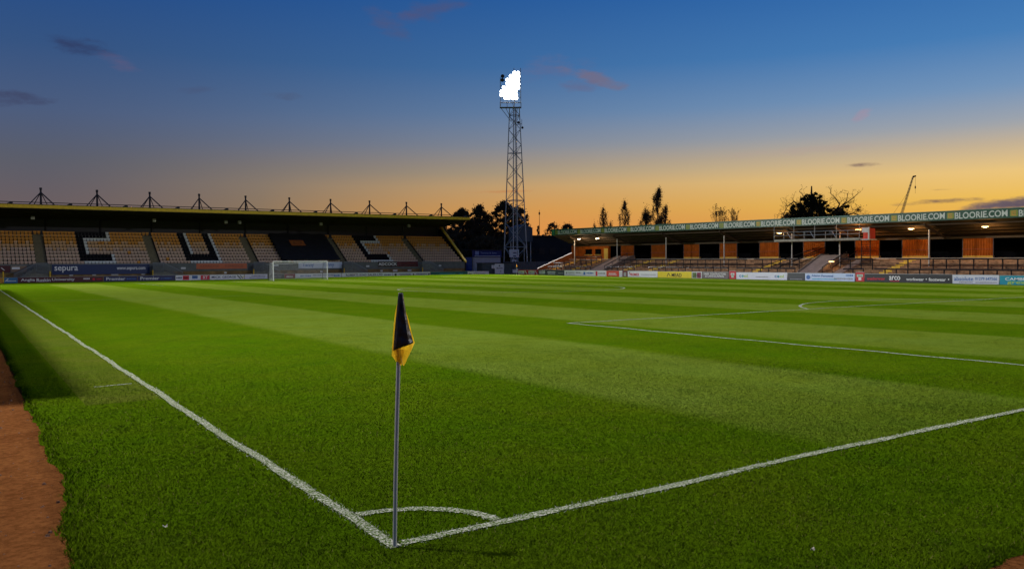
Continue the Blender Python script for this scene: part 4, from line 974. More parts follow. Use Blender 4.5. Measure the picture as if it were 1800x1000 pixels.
    def wedge(ya, yb, xt, zt_, xe):
        p_ = MB().prism([(72.65, 0.4), (72.65, 0.78), (xt, zt_-0.06), (xe, zt_-0.06), (xe, 1.9), (xt, 1.9)], 1, ya, yb).build('stairway_cover', M_wr, **K)
        for y in (ya, yb): MB().prism([(72.6, 0.80), (72.6, 0.90), (xt, zt_+0.04), (xe, zt_+0.04), (xe, zt_-0.055), (xt, zt_-0.055)], 1, y-0.06, y+0.06).build('coping', mat('pale_coping', (0.22, 0.18, 0.15), 0.8, 0.1, 2), **K)
        return p_
    wedge(83.9, 87.2, 78.0, 2.76, 78.5)
    wedge(48.95, 51.45, 76.6, 2.72, 78.0)
    MB().prism([(72.7, 0.3), (72.7, 0.7), (77.5, 2.3), (78.5, 2.3), (78.5, 0.3)], 1, 46.3, 47.3).build('stairway_wall', M_wr, **K)
    for yr in (48.6, 47.4, 84.1):
        r = MB(); r.bar((72.9, yr, 0.7), (72.9, yr, 1.35), 0.07); r.bar((72.9, yr, 1.35), (77.2, yr, 3.05), 0.07)
        for q in (0.33, 0.66, 1.0): r.bar((72.9+4.3*q, yr, 0.8+1.5*q), (72.9+4.3*q, yr, 1.35+1.7*q), 0.06)
        r.build('handrail', M_railblk, **K)
    for y0_, y1_ in ((55.5, 52.2), (58.0, 53.0)):
        r = MB(); r.bar((74.5, y0_, 1.3), (78.6, y1_, 3.6), 0.06); r.bar((74.5, y0_, 0.7), (78.6, y1_, 3.0), 0.06); r.build('handrail', M_railblk, **K)
    # television gantry hung under the fascia
    g = MB(); gx0, gx1 = 74.9, 76.4; ga, gb = 45.6, 56.4
    MB().box(gx0, gx1, ga, gb, 4.18, 4.42).build('gantry_deck', mat('gantry_boards', (0.30, 0.27, 0.22), 0.85, 0.35, 5, dirt=(0.08, 0.07, 0.05), dirt_amt=0.6), **K)
    for z in (4.85, 5.22): g.bar((gx0, ga, z), (gx0, gb, z), 0.05)
    for k in range(9):
        y = ga+(gb-ga)*k/8; g.bar((gx0, y, 4.42), (gx0, y, 5.85 if k % 2 == 0 else 5.25), 0.06)
    for k in (0.25, 0.5, 0.78):
        y = ga+(gb-ga)*k; g.bar((gx0-0.03, y, 4.45), (gx0-0.03, y+0.55, 5.2), 0.07)
    g.build('gantry_rail', M_steel, **K)
    for y in (49.2, 52.5): MB().bar((75.3, y, 4.42), (75.3, y, 5.02), 0.06).box(75.15, 75.55, y-0.18, y+0.18, 5.0, 5.3).build('gantry_camera', M_dsteel, **K)
    c = MB(); c.box(74.95, 76.4, 44.55, 45.5, 4.18, 4.28); c.box(75.0, 75.05, 44.6, 45.4, 4.95, 5.45); c.box(74.98, 75.08, 44.55, 44.68, 4.28, 5.5)
    c.build('gantry_cabin', mat('white_cabin', (0.45, 0.42, 0.40), 0.7, 0.2, 2), **K)
    MB().box(75.4, 76.3, 44.7, 45.5, 4.285, 5.4).build('gantry_cabin', mat('red_cabin_panel', (0.45, 0.05, 0.03), 0.7, 0.2, 2), **K)
    r = MB(); r.bar((76.2, 45.2, 1.6), (76.2, 45.2, 4.18), 0.09); r.bar((76.2, 46.2, 1.6), (76.2, 46.2, 4.18), 0.09)
    for k in range(10): r.bar((76.2, 45.2, 1.8+k*0.24), (76.2, 46.2, 1.8+k*0.24), 0.04)
    r.build('gantry_ladder', M_railblk, **K)
    return t
terrace()

# bulkhead lamps under the terrace roof (lit)
def bulkhead(x, y, z, label, col, power, drop=0.12, strength=9.0):
    x_, y_, zz = tiltN((x, y, z))
    t = empty('bulkhead_lamp', (x, y, zz), label, 'lamp', 'lamps under the terrace roof')
    MB().box(x-0.12, x+0.12, y-0.30, y+0.30, zz+0.05, zz+0.13).build('housing', M_dsteel, t)
    MB().bar((x, y, zz+0.13), (x, y, zz+0.13+drop), 0.04).build('hanger', M_dsteel, t)
    lens = MB(); n = 8; vs = []
    for k in range(n+1):
        a = math.pi*k/n
        for yy in (-0.27, 0.27): vs.append((x+0.10*math.cos(a), y+yy, zz+0.045-0.09*math.sin(a)))
    lens.add(vs, [(2*k, 2*k+1, 2*k+3, 2*k+2) for k in range(n)]+[tuple(range(0, 2*n+2, 2)), tuple(range(2*n+1, 0, -2))])
    key = 'lit_lens_%d' % int(col[2]*100)
    lens.build('lens', mat(key, (0.8, 0.8, 0.8), 0.5, 0.0, 1, emit=col, estr=strength), t)
    l = bpy.data.objects.new('lamp_light', bpy.data.lights.new('lamp_light', 'POINT')); COL.objects.link(l)
    l.parent = t; l.location = (0, 0, -0.15); l.data.energy = power; l.data.color = col; l.data.shadow_soft_size = 0.12
WARM = (1.0, 0.55, 0.18); PALE = (1.0, 0.74, 0.45)
bulkhead(75.6, 93.3, 5.22, 'pale bulkhead lamp at the far end of the terrace roof', PALE, 170)
bulkhead(75.6, 88.9, 5.22, 'pale bulkhead lamp, second from the far end of the terrace', PALE, 120)
bulkhead(75.6, 56.2, 5.20, 'amber bulkhead lamp at the left end of the gantry', WARM, 110, strength=4)
bulkhead(75.75, 46.3, 5.28, 'orange lamp beside the gantry cabin', (1.0, 0.42, 0.10), 260, strength=7)
bulkhead(75.6, 40.4, 5.20, 'amber bulkhead lamp between gantry and right edge of terrace', WARM, 170, strength=5)
bulkhead(75.6, 33.3, 5.18, 'amber bulkhead lamp nearest the right edge of the terrace', WARM, 170, strength=5)
for y in (66.0, 76.0, 24.0, 15.0): pass
bulkhead(74.2, 48.4, 1.95, 'low amber lamp in the mouth of the second stairway', WARM, 14, strength=5)

# ------------------------------------------------------------------ floodlight pylons
M_lens = mat('floodlight_lens', (0.9, 0.9, 0.9), 0.3, 0.0, 1, emit=(0.93, 0.97, 1.0), estr=9.0)
M_pyl = mat('pylon_steel', (0.42, 0.42, 0.41), 0.55, 0.2, 1.5, 0.2)
def pylon(px, py, label, aim, power, cone=100):
    t = empty('floodlight_pylon', (px, py, 0), label, 'floodlight', 'floodlight pylons')
    H = 33.0
    def s_at(z): return 1.75+(0.68-1.75)*z/H
    C4 = ((1, 1), (-1, 1), (-1, -1), (1, -1))
    def P(c, z): s = s_at(z); return (px+c[0]*s, py+c[1]*s, z)
    for c in C4: MB().tube(P(c, -0.3), P(c, H), 0.11, 0.085, 6).build('leg', M_pyl, t)
    lv = [0.0]; 
    while lv[-1] < H-1.0: lv.append(min(H, lv[-1]+max(1.35, 2.7-lv[-1]*0.045)))
    br = MB()
    for i in range(4):
        a, b = C4[i], C4[(i+1) % 4]
        for k in range(len(lv)-1):
            if (k+i) % 2: br.bar(P(a, lv[k]), P(b, lv[k+1]), 0.075)
            else: br.bar(P(b, lv[k]), P(a, lv[k+1]), 0.075)
            if k in (2, 6, 11, 16): br.bar(P(a, lv[k]), P(b, lv[k]), 0.085)
    br.build('bracing', M_pyl, t)
    ld = MB()
    for dx in (-0.22, 0.22): ld.bar((px+0.3+dx, py-0.2, 0.5), (px+0.15+dx, py-0.1, H), 0.05)
    for k in range(60): z = 0.8+k*0.54; ld.bar((px+0.08, py-0.2, z), (px+0.52, py-0.2, z), 0.03)
    ld.build('ladder', M_pyl, t)
    # head frame facing the pitch
    ax, ay = aim[0]-px, aim[1]-py; q = math.hypot(ax, ay); n = Vector((ax/q, ay/q, 0)); r = Vector((-n.y, n.x, 0))
    if r.dot(Vector((math.cos(YAW), -math.sin(YAW), 0))) < 0: r = -r
    c0 = Vector((px, py, 0))-r*0.75
    def HP(u, z, d=0.0): v = c0+r*u+n*d; return (v.x, v.y, z)
    fr = MB()
    for u in (-2.0, -0.7, 0.7, 2.0): fr.bar(HP(u, 32.7, 0.75), HP(u, 40.4 if u > 0 else 38.6, 0.75), 0.10)
    for z in (33.6, 34.7, 35.8, 36.9, 38.0, 39.1): fr.bar(HP(-2.0 if z < 38.5 else 0.4, z, 0.75), HP(2.0, z, 0.75), 0.09)
    for u in (-2.0, -1.0, 1.4): fr.bar(HP(u, 32.7, 0.75), HP(u*0.2+0.5, 30.0, 0.3), 0.08)
    for u in (-1.0, 1.2): fr.bar(HP(u, 37.0, 0.75), HP(0.7, 33.0, -0.5), 0.08)
    fr.build('head_frame', M_pyl, t)
    pl = MB(); a = [HP(-2.15, 32.62, 0.2), HP(2.1, 32.62, 0.2), HP(2.1, 32.62, 1.5), HP(-2.15, 32.62, 1.5)]
    pl.add(a+[(v[0], v[1], v[2]+0.07) for v in a], [(0, 1, 2, 3), (7, 6, 5, 4), (0, 4, 5, 1), (1, 5, 6, 2), (2, 6, 7, 3), (3, 7, 4, 0)])
    for u in (-2.1, -0.7, 0.7, 2.05): pl.bar(HP(u, 32.7, 1.45), HP(u, 33.6, 1.45), 0.05)
    pl.bar(HP(-2.1, 33.6, 1.45), HP(2.05, 33.6, 1.45), 0.05)
    pl.build('platform', M_pyl, t)
    an = MB(); an.bar(HP(1.3, 29.5, -0.4), HP(2.2, 29.7, -0.4), 0.08); an.bar(HP(2.2, 29.0, -0.4), HP(2.2, 30.6, -0.4), 0.07)
    an.tube(HP(1.5, 29.9, -0.1), HP(1.5, 29.9, 0.15), 0.28, 0.2, 10); an.tube(HP(2.3, 28.9, -0.2), HP(2.3, 28.9, 0.1), 0.25, 0.2, 10)
    an.build('antenna', M_dsteel, t)
    # floodlamps: a drum housing tilted down to the pitch, and its glass
    dn = (Vector((aim[0], aim[1], 0))-Vector(HP(0, 36.5, 1.0))).normalized()
    hs = MB().tube((0, 0, -0.34), (0, 0, 0.0), 0.22, 0.375, 12); hm = hs.mesh('housing', M_dsteel)
    gl = MB(); nn = 14; gl.add([(0.36*math.cos(2*math.pi*k/nn), 0.36*math.sin(2*math.pi*k/nn), 0.012) for k in range(nn)]+[(0, 0, 0.05)], [(k, (k+1) % nn, nn) for k in range(nn)]); gm_ = gl.mesh('glass', M_lens)
    rot = dn.to_track_quat('Z', 'Y').to_euler()
    rows = [(39.55, (0.95, 1.75)), (38.75, (0.15, 0.95, 1.75)), (37.9, (-0.65, 0.15, 0.95, 1.75)), (37.05, (-0.65, 0.15, 0.95, 1.75)), (36.2, (-1.45, -0.65, 0.15, 0.95, 1.75)), (35.35, (-2.0, -1.2, -0.4, 0.4, 1.2)), (34.5, (-2.0, -1.2, -0.4, 0.4, 1.2)), (33.8, (-1.2, -0.4, 0.4, 1.2))]
    for z, us in rows:
        for u in us:
            p_ = HP(u*0.86+random.uniform(-0.07, 0.07), 36.9+(z-36.6)*0.84+random.uniform(-0.08, 0.08), 1.12+random.uniform(-0.15, 0.15))
            o = place('floodlamp', hm, t, p_, rot)
            g_ = bpy.data.objects.new('glass', gm_); COL.objects.link(g_); g_.parent = o
    for z, u in ((38.75, -1.55), (38.0, -1.6)): place('floodlamp', hm, t, HP(u, z, 1.12), rot)
    lo = HP(0, 36.6, 2.2)
    sp = bpy.data.objects.new('flood_beam', bpy.data.lights.new('flood_beam', 'SPOT')); COL.objects.link(sp)
    sp.parent = t; sp.location = (lo[0]-px, lo[1]-py, lo[2]); sp.rotation_euler = (Vector((aim[0], aim[1], 0))-Vector(lo)).to_track_quat('-Z', 'Y').to_euler()
    sp.data.energy = power*FLOOD; sp.data.spot_size = math.radians(cone); sp.data.spot_blend = 1.0; sp.data.shadow_soft_size = 0.9; sp.data.color = (1.0, 0.985, 0.95)
    return t
pylon(88.6, 130.0, 'tall lattice floodlight pylon, lit, standing between the two stands', (38, 52), 430000, 100)
pylon(-12.5, 10.2, 'lattice floodlight pylon beside the main stand, out at the left', (16, 22), 72000, 128)
pylon(-16.0, 130.0, 'lattice floodlight pylon beyond the seated stand, out at the left', (26, 48), 360000, 84)
pylon(96.0, -16.0, 'lattice floodlight pylon beyond the terrace, out at the right', (34, 30), 200000, 84)

# the main stand along the near touchline, just out of view; its roof shades the track and the strip beside the line
def main_stand():
    t = empty('main_stand', (-9, 55, 0), 'low main stand with flat roof along the near touchline, out at the left', 'stand')
    y0, y1 = 9.65, 92
    MB().box(-16.0, -3.35, y0, y1, 8.6, 9.0).build('roof', M_dsteel, t)
    MB().box(-16.2, -15.9, y0, y1, -0.1, 8.59).build('back_wall', M_black, t)
    for k in range(10):
        MB().box(-6.4-0.9*(k+1)+0.003, -6.4-0.9*k, y0+0.3, y1-0.3, -0.1, 1.0+0.5*k).build('tier', M_conc, t)
    for k in range(9):
        y = y0+1+k*10; MB().bar((-8.8, y, 2.2), (-8.8, y, 8.59), 0.25).build('column', M_dsteel, t)
main_stand()

# ------------------------------------------------------------------ far corner: kiosk, signs, fence, dark building
def corner_buildings():
    t = empty('kiosk', (80.7, 128, 0), 'white shuttered kiosk with a dark blue sign on top, by the pylon', 'kiosk')
    MB().box(77.6, 83.75, 128.0, 131, -0.2, 3.25).build('wall', mat('kiosk_white', (0.34, 0.35, 0.40), 0.6, 0.15, 1), t)
    for k in range(7):
        z = 1.2+k*0.28; MB().box(77.9, 83.5, 127.95, 127.995, z, z+0.25).build('shutter_slat', mat('shutter_slat', (0.42, 0.42, 0.46), 0.5, 0.12, 1.5), t)
    MB().box(77.5, 83.85, 127.8, 128.3, 3.254, 4.62).build('sign', mat('kiosk_blue', (0.012, 0.022, 0.14), 0.5, 0.15, 1), t)
    MB().box(77.8, 83.5, 127.76, 127.795, 3.42, 3.50).build('sign_line', T_white, t)
    lettering('Tommy & Sons', t, 'S', (80.9, 127.78, 4.02), 3.6, 0.42, mat('pale_blue_lettering', (0.22, 0.28, 0.52), 0.5)); MB().box(77.9, 78.7, 127.76, 127.795, 3.7, 4.4).build('sign_emblem', mat('pale_blue_lettering', (0.22, 0.28, 0.52), 0.5), t)
    MB().box(76.2, 77.45, 128.2, 131, -0.2, 3.2).build('side_cabin', mat('cabin_blue', (0.03, 0.06, 0.22), 0.6, 0.2, 1), t)
    MB().box(77.4, 83.95, 127.5, 131.2, 4.624, 4.72).build('roof', M_dsteel, t)
    s = empty('sign_board', (78.3, 120, 0), 'square white sign with black emblem and word below the kiosk', 'sign')
    MB().box(77.35, 79.3, 120.0, 120.06, 0.15, 1.98).build('panel', bmat('plainwhite', (0.66, 0.68, 0.68)), s)
    for x in (77.6, 79.05): MB().bar((x, 120.1, -0.2), (x, 120.1, 1.9), 0.07).build('leg', M_dsteel, s)
    m_ = MB().prism([(78.1, 1.52), (78.55, 1.52), (78.325, 1.82)], 1, 119.985, 119.998); m_.build('emblem', T_black, s)
    lettering('MACRON', s, 'S', (78.33, 119.995, 1.18), 1.25, 0.22, T_black); m_ = MB().box(78.55, 78.65, 119.985, 119.998, 0.5, 0.72); m_.build('emblem', T_black, s)
    s = empty('sign_board', (76.8, 119.5, 0), 'small white double notice left of the square white sign', 'sign')
    MB().box(76.35, 77.0, 119.5, 119.55, 1.15, 1.75).build('panel', bmat('plainwhite', (0.66, 0.68, 0.68)), s); MB().bar((76.68, 119.6, -0.2), (76.68, 119.6, 1.7), 0.06).build('leg', M_dsteel, s)
    MB().box(76.66, 76.69, 119.48, 119.498, 1.17, 1.73).build('joint', M_dsteel, s)
    s = empty('shed', (78.5, 122.5, 0), 'dark grey low shed behind the square white sign', 'shed')
    MB().box(75.6, 82.0, 121.5, 123.4, -0.2, 2.1).build('wall', mat('shed_grey', (0.07, 0.085, 0.085), 0.8, 0.3, 1), s); MB().box(75.5, 82.1, 121.35, 123.5, 2.103, 2.2).build('roof', M_dsteel, s); MB().box(79.7, 80.3, 121.42, 121.495, 1.1, 1.7).build('panel', M_steel, s)
    f = empty('steel_fence', (86, 124, 0), 'dark corrugated steel fence below the floodlight pylon', 'fence')
    for k in range(26):
        x = 81.9+k*0.62; m_ = MB().prism([(x, 124.0), (x+0.2, 123.92), (x+0.4, 123.92), (x+0.6, 124.0), (x+0.6, 124.04), (x, 124.04)], 2, -0.2, 2.35); m_.build('sheet', mat('fence_grey', (0.085, 0.085, 0.09), 0.7, 0.25, 1.5), f)
    B('S', 80.25, 81.75, 'short white raised board left of the far corner flag', C_white, [('#', .5, .92, .98, .14, T_navy)], 0.35, 0.62, 118.6)
    for nm, x0, x1, z0_, z1_, lab in (('a', 85.75, 88.0, 3.25, 4.75, 'white sign with blue print fixed to the pylon'), ('b', 86.35, 87.35, 1.25, 2.75, 'upright white sign low on the pylon')):
        s = empty('pylon_sign', ((x0+x1)/2, 127.9, z0_), lab, 'sign')
        MB().box(x0, x1, 127.86, 127.92, z0_, z1_).build('panel', bmat('pylonwhite', (0.62, 0.63, 0.66)), s)
        if nm == 'a':
            lettering('AHMAD', s, 'S', (86.95, 127.85, 4.1), 0.85, 0.3, T_navy); MB().box(86.6, 87.3, 127.845, 127.858, 3.4, 3.6).build('print', T_navy, s); MB().box(87.5, 87.7, 127.845, 127.858, 3.5, 4.5).build('print', T_grey, s)
        else:
            MB().prism([(86.65, 2.5), (87.05, 2.5), (86.85, 2.1)], 1, 127.845, 127.858).build('emblem', T_black, s); MB().box(86.5, 87.2, 127.845, 127.858, 1.55, 1.65).build('print', T_grey, s)
        MB().bar(((x0+x1)/2, 128.0, z0_-0.1), ((x0+x1)/2, 128.25, z1_), 0.08).build('bracket', M_pyl, s)
    d = empty('dark_building', (118, 152, 0), 'unlit flat roofed building behind the corner fence', 'building')
    MB().box(104, 134, 150, 165, -0.2, 8.2).build('wall', mat('dark_cladding', (0.018, 0.018, 0.018), 0.8, 0.3, 0.5), d)
    MB().box(103.7, 134.3, 149.7, 165.3, 8.203, 8.5).build('roof', M_black, d)
    for k in range(9): x = 105.5+k*3.1; MB().box(x, x+1.7, 149.93, 149.997, 4.2, 5.6).build('window', mat('unlit_window', (0.01, 0.012, 0.016), 0.3, 0.1, 1), d)
    v = empty('water_tank', (94, 137, 0), 'grey boxy tank on a frame behind the floodlight pylon', 'tank')
    MB().box(93.0, 97.0, 136, 139, 6.6, 9.4).build('tank', mat('tank_grey', (0.10, 0.11, 0.115), 0.7, 0.2, 0.8), v); MB().prism([(92.9, 9.403), (97.1, 9.403), (95.0, 10.2)], 1, 135.9, 139.1).build('lid', mat('tank_grey', (0.10, 0.11, 0.115), 0.7, 0.2, 0.8), v)
    for x in (93.3, 96.7):
        for y in (136.3, 138.7): MB().bar((x, y, -0.2), (x, y, 6.597), 0.16).build('leg', M_pyl, v)
corner_buildings()

# ------------------------------------------------------------------ trees
def leaf_mat(name, c):
    mt = mat(name, c, 0.8, 0.45, 1.3, spec=0.1); nt = mt.node_tree; N = nt.nodes; K = nt.links
    p = N['Principled BSDF']; tr = N.new('ShaderNodeBsdfTranslucent'); mx = N.new('ShaderNodeMixShader'); mx.inputs[0].default_value = 0.45
    K.new(p.inputs['Base Color'].links[0].from_socket, tr.inputs['Color']); K.new(p.outputs[0], mx.inputs[1]); K.new(tr.outputs[0], mx.inputs[2])
    K.new(mx.outputs[0], N['Material Output'].inputs['Surface'])
    return mt
M_leaf = leaf_mat('dusk_foliage', (0.115, 0.085, 0.045)); M_leaf2 = leaf_mat('autumn_foliage', (0.19, 0.115, 0.06)); M_ivy = leaf_mat('ivy_foliage', (0.022, 0.030, 0.012))
def branch_tree(mb, p, d, ln, r, depth, spread=0.55, upw=0.15, minr=0.02, ends=None, kids=(2, 3), bend=0.18):
    q = p; dd = d.normalized(); n = 3
    for k in range(n):
        dd = (dd+Vector((random.gauss(0, bend), random.gauss(0, bend), random.gauss(0, bend)+upw*0.25))).normalized()
        e = q+dd*(ln/n); ra = r*(1-0.35*k/n); rb = r*(1-0.35*(k+1)/n)
        mb.tube(q, e, max(minr, ra), max(minr, rb), 5 if r > 0.08 else 3, caps=False); q = e
    if ends is not None and depth <= 1: ends.append((q, dd))
    if depth == 0: return
    for _ in range(random.randint(*kids)):
        nd = (dd+Vector((random.gauss(0, spread), random.gauss(0, spread), random.gauss(0, spread*0.6)+upw))).normalized()
        branch_tree(mb, q, nd, ln*random.uniform(0.62, 0.85), r*0.62, depth-1, spread, upw, minr, ends, kids, bend)
def leaves(centers, n, zs, size, seed):
    rg = np.random.default_rng(seed)
    ci = rg.integers(0, len(centers), n); c = np.array([x[:3] for x in centers])[ci]; sg = np.array([x[3] for x in centers])[ci][:, None]
    g = rg.normal(0, 1, (n, 3)); g /= np.maximum(1e-6, np.linalg.norm(g, axis=1))[:, None]; g *= np.abs(rg.normal(0, 0.72, n))[:, None]
    p = c+g*sg*np.array([1, 1, zs])
    a = rg.normal(0, 1, (n, 3)); a /= np.linalg.norm(a, axis=1)[:, None]; b = rg.normal(0, 1, (n, 3)); b -= a*(a*b).sum(1)[:, None]; b /= np.linalg.norm(b, axis=1)[:, None]
    s = size*(0.6+0.8*rg.random(n))[:, None]
    V = np.stack([p-a*s*0.5, p+b*s*0.42, p+a*s*0.5, p-b*s*0.42], 1).reshape(-1, 3)
    return V, np.arange(4*n).reshape(-1, 4)
def leaf_object(centers, n, size, mt, parent, seed, name='crown', zs=0.85):
    V, F = leaves(centers, n, zs, size, seed); o_ = ORG[parent.name]; V = V-np.array(o_)
    me = bpy.data.meshes.new(name); me.from_pydata(V.tolist(), [], F.tolist()); me.materials.append(mt); me.update()
    o = bpy.data.objects.new(name, me); COL.objects.link(o); o.parent = parent; ORG[o.name] = o_
    return o
def broad_tree(x, y, h, rad, label, seed, nleaf=5200, size=0.55, mt=None, lobes=None, low=0.22):
    random.seed(seed)
    t = empty('broadleaf_tree', (x, y, -0.1), label, 'tree', 'trees behind the stands')
    tr = MB(); branch_tree(tr, Vector((x, y, -0.1)), Vector((0, 0, 1)), h*0.30, h*0.022, 4, 0.5, 0.35, 0.03)
    tr.build('trunk', M_bark, t)
    cs = []
    for k in range(190):
        a = random.uniform(0, 6.283); u = random.random(); zz = low+(0.95-low)*u
        env = math.sin(math.pi*min(1, (zz-low+0.12)/(1.06-low)))**0.45
        rr = rad*env*math.sqrt(random.random())*1.12
        cs.append((x+rr*math.cos(a), y+rr*math.sin(a), h*zz, rad*random.uniform(0.08, 0.24)))
    for lx, lz, lr in (lobes or []):
        for k in range(6): cs.append((x+lx*0.83+random.gauss(0, lr*0.55), y-lx*0.55+random.gauss(0, lr*0.5), lz-abs(random.gauss(0, lr*0.8)), lr*random.uniform(0.22, 0.5)))
    leaf_object(cs, int(nleaf*3.4), size*0.70, mt or M_leaf, t, seed)
broad_tree(94.0, 160, 15.4, 3.3, 'bushy tree behind the right end of the seated stand roof', 11, 6500, 0.42)
broad_tree(98.9, 160.5, 16.4, 3.0, 'rounded dark tree between seated stand roof and pylon', 12, 6500, 0.42)
broad_tree(104.2, 158, 17.4, 3.4, 'tallest broad tree behind the left legs of the pylon', 13, 8000, 0.42)
broad_tree(108.0, 158, 16.3, 3.2, 'broad tree with thin crown behind the right legs of the pylon', 14, 6500, 0.42, mt=M_leaf2)
broad_tree(89.5, 158, 10.0, 4.2, 'dark low tree seen through the open end of the seated stand', 15, 6500, 0.5, low=0.05)
broad_tree(83.0, 160, 9.0, 4.5, 'dark low tree behind the raking end of the seated stand', 16, 6500, 0.5, low=0.05)
broad_tree(101.0, 150, 8.6, 4.6, 'dark low tree behind the kiosk', 17, 7000, 0.5, low=0.03)
broad_tree(93.5, 150, 8.0, 4.6, 'dark low tree left of the kiosk roof', 18, 7000, 0.5, low=0.03)
broad_tree(90.0, 166, 12.5, 4.6, 'dark tree behind the bushy tree at the end of the seated stand', 22, 6500, 0.5, low=0.04)
broad_tree(103.0, 167, 13.5, 4.8, 'dark tree filling the gap left of the pylon legs', 23, 7000, 0.5, low=0.04)
broad_tree(127.5, 170, 13.2, 2.6, 'small brown tree above the far end of the terrace roof', 19, 2600, 0.38, mt=M_leaf2)
broad_tree(131.5, 169, 13.0, 2.9, 'low rounded brown tree above the terrace roof, right of its neighbour', 20, 4200, 0.38, mt=M_leaf2)
broad_tree(118.5, 176, 11.2, 2.6, 'sparse small tree between the pylon and the thin mast', 21, 2000, 0.4, mt=M_leaf2)
def conifer(x, y, h, r, label, seed):
    random.seed(seed); t = empty('conifer_tree', (x, y, -0.1), label, 'tree', 'trees behind the stands')
    MB().tube((x, y, -0.1), (x, y, h), 0.25, 0.03, 6).build('trunk', M_bark, t)
    cs = [(x+random.gauss(0, r*0.35*(1-k/40)), y+random.gauss(0, r*0.35*(1-k/40)), h*(0.1+0.88*k/40), max(0.25, r*(1-k/40)*0.7)) for k in range(40)]
    leaf_object(cs, 1800, 0.36, M_leaf, t, seed)
conifer(137.4, 190.5, 13.2, 1.6, 'narrow conifer below the thin radio mast', 31)
conifer(145.0, 190.5, 11.6, 1.3, 'short narrow conifer right of the thin radio mast', 32)
def poplar(x, y, h, r, label, seed, mt=None, n=4200):
    random.seed(seed); t = empty('poplar_tree', (x, y, -0.1), label, 'tree', 'poplars behind the terrace')
    tr = MB(); tr.tube((x, y, -0.1), (x, y, h*0.9), 0.35, 0.05, 6)
    cs = []
    for k in range(64):
        u = random.random()**0.85; zz = h*(0.16+0.82*u); env = r*(math.sin(math.pi*min(1, (1.03-u)*0.78+0.02))**0.8)
        a = random.uniform(0, 6.283); rr = env*math.sqrt(random.random())
        bx, by = x+rr*math.cos(a), y+rr*math.sin(a); tr.tube((x, y, zz-2.0), (bx, by, zz), 0.06, 0.02, 3, caps=False)
        for q in range(3): cs.append((bx+random.gauss(0, .1), by+random.gauss(0, .1), zz-0.5+q*0.5, 0.34+0.22*random.random()))
    for k in range(8): cs.append((x, y, h*(0.90+0.1*k/8), 0.30-0.03*k))
    tr.build('trunk', M_bark, t); leaf_object(cs, int(n*1.5), 0.19, mt or M_leaf2, t, seed, zs=1.9)
poplar(130, 152.3, 15.4, 1.6, 'small feathery poplar above the terrace roof, leftmost of the poplars', 41, n=3000)
poplar(130.4, 156.0, 11.6, 0.9, 'low young poplar left of the small feathery poplar', 42, n=1200)
poplar(130, 149.4, 11.8, 0.7, 'thin young poplar right of the small feathery poplar', 43, n=800)
poplar(130, 144.2, 16.7, 1.7, 'slim poplar standing alone above the terrace roof', 44, n=4800)
poplar(130, 136.9, 14.4, 1.7, 'short dense poplar touching the tallest poplar', 45, mt=M_leaf, n=5200)
poplar(130.5, 133.4, 18.6, 2.1, 'tallest poplar above the terrace roof', 46, n=7800)
poplar(131, 131.4, 15.0, 1.2, 'poplar stem crowded against the right of the tallest poplar', 47, n=2600)
poplar(131, 139.8, 12.0, 1.0, 'thin low poplar left of the short dense poplar', 48, n=1000)
def bare_tree(x, y, h, label, seed, spread=0.3, upw=0.5, depth=5, r=0.22):
    random.seed(seed); t = empty('bare_tree', (x, y, -0.1), label, 'tree', 'bare trees behind the terrace')
    tr = MB(); tr.tube((x, y, -0.1), (x, y, h*0.35), r*1.1, r, 6)
    ends = []
    for k in range(4): branch_tree(tr, Vector((x, y, h*0.34)), Vector((random.gauss(0, 0.25), random.gauss(0, 0.25), 1)), h*0.19, r*0.6, depth, spread, upw, 0.018, ends, (2, 2), 0.10)
    tr.build('branches', mat('bare_twig', (0.10, 0.055, 0.03), 0.9, 0.2, 3), t)
    leaf_object([(e[0].x, e[0].y, e[0].z, 0.5) for e in ends], 320, 0.2, M_leaf2, t, seed, 'last_leaves')
bare_tree(130, 114.2, 13.6, 'twiggy bare tree above the terrace roof, left of its smaller twin', 51)
bare_tree(131, 111.8, 12.6, 'smaller twiggy bare tree right of its larger twin', 52)
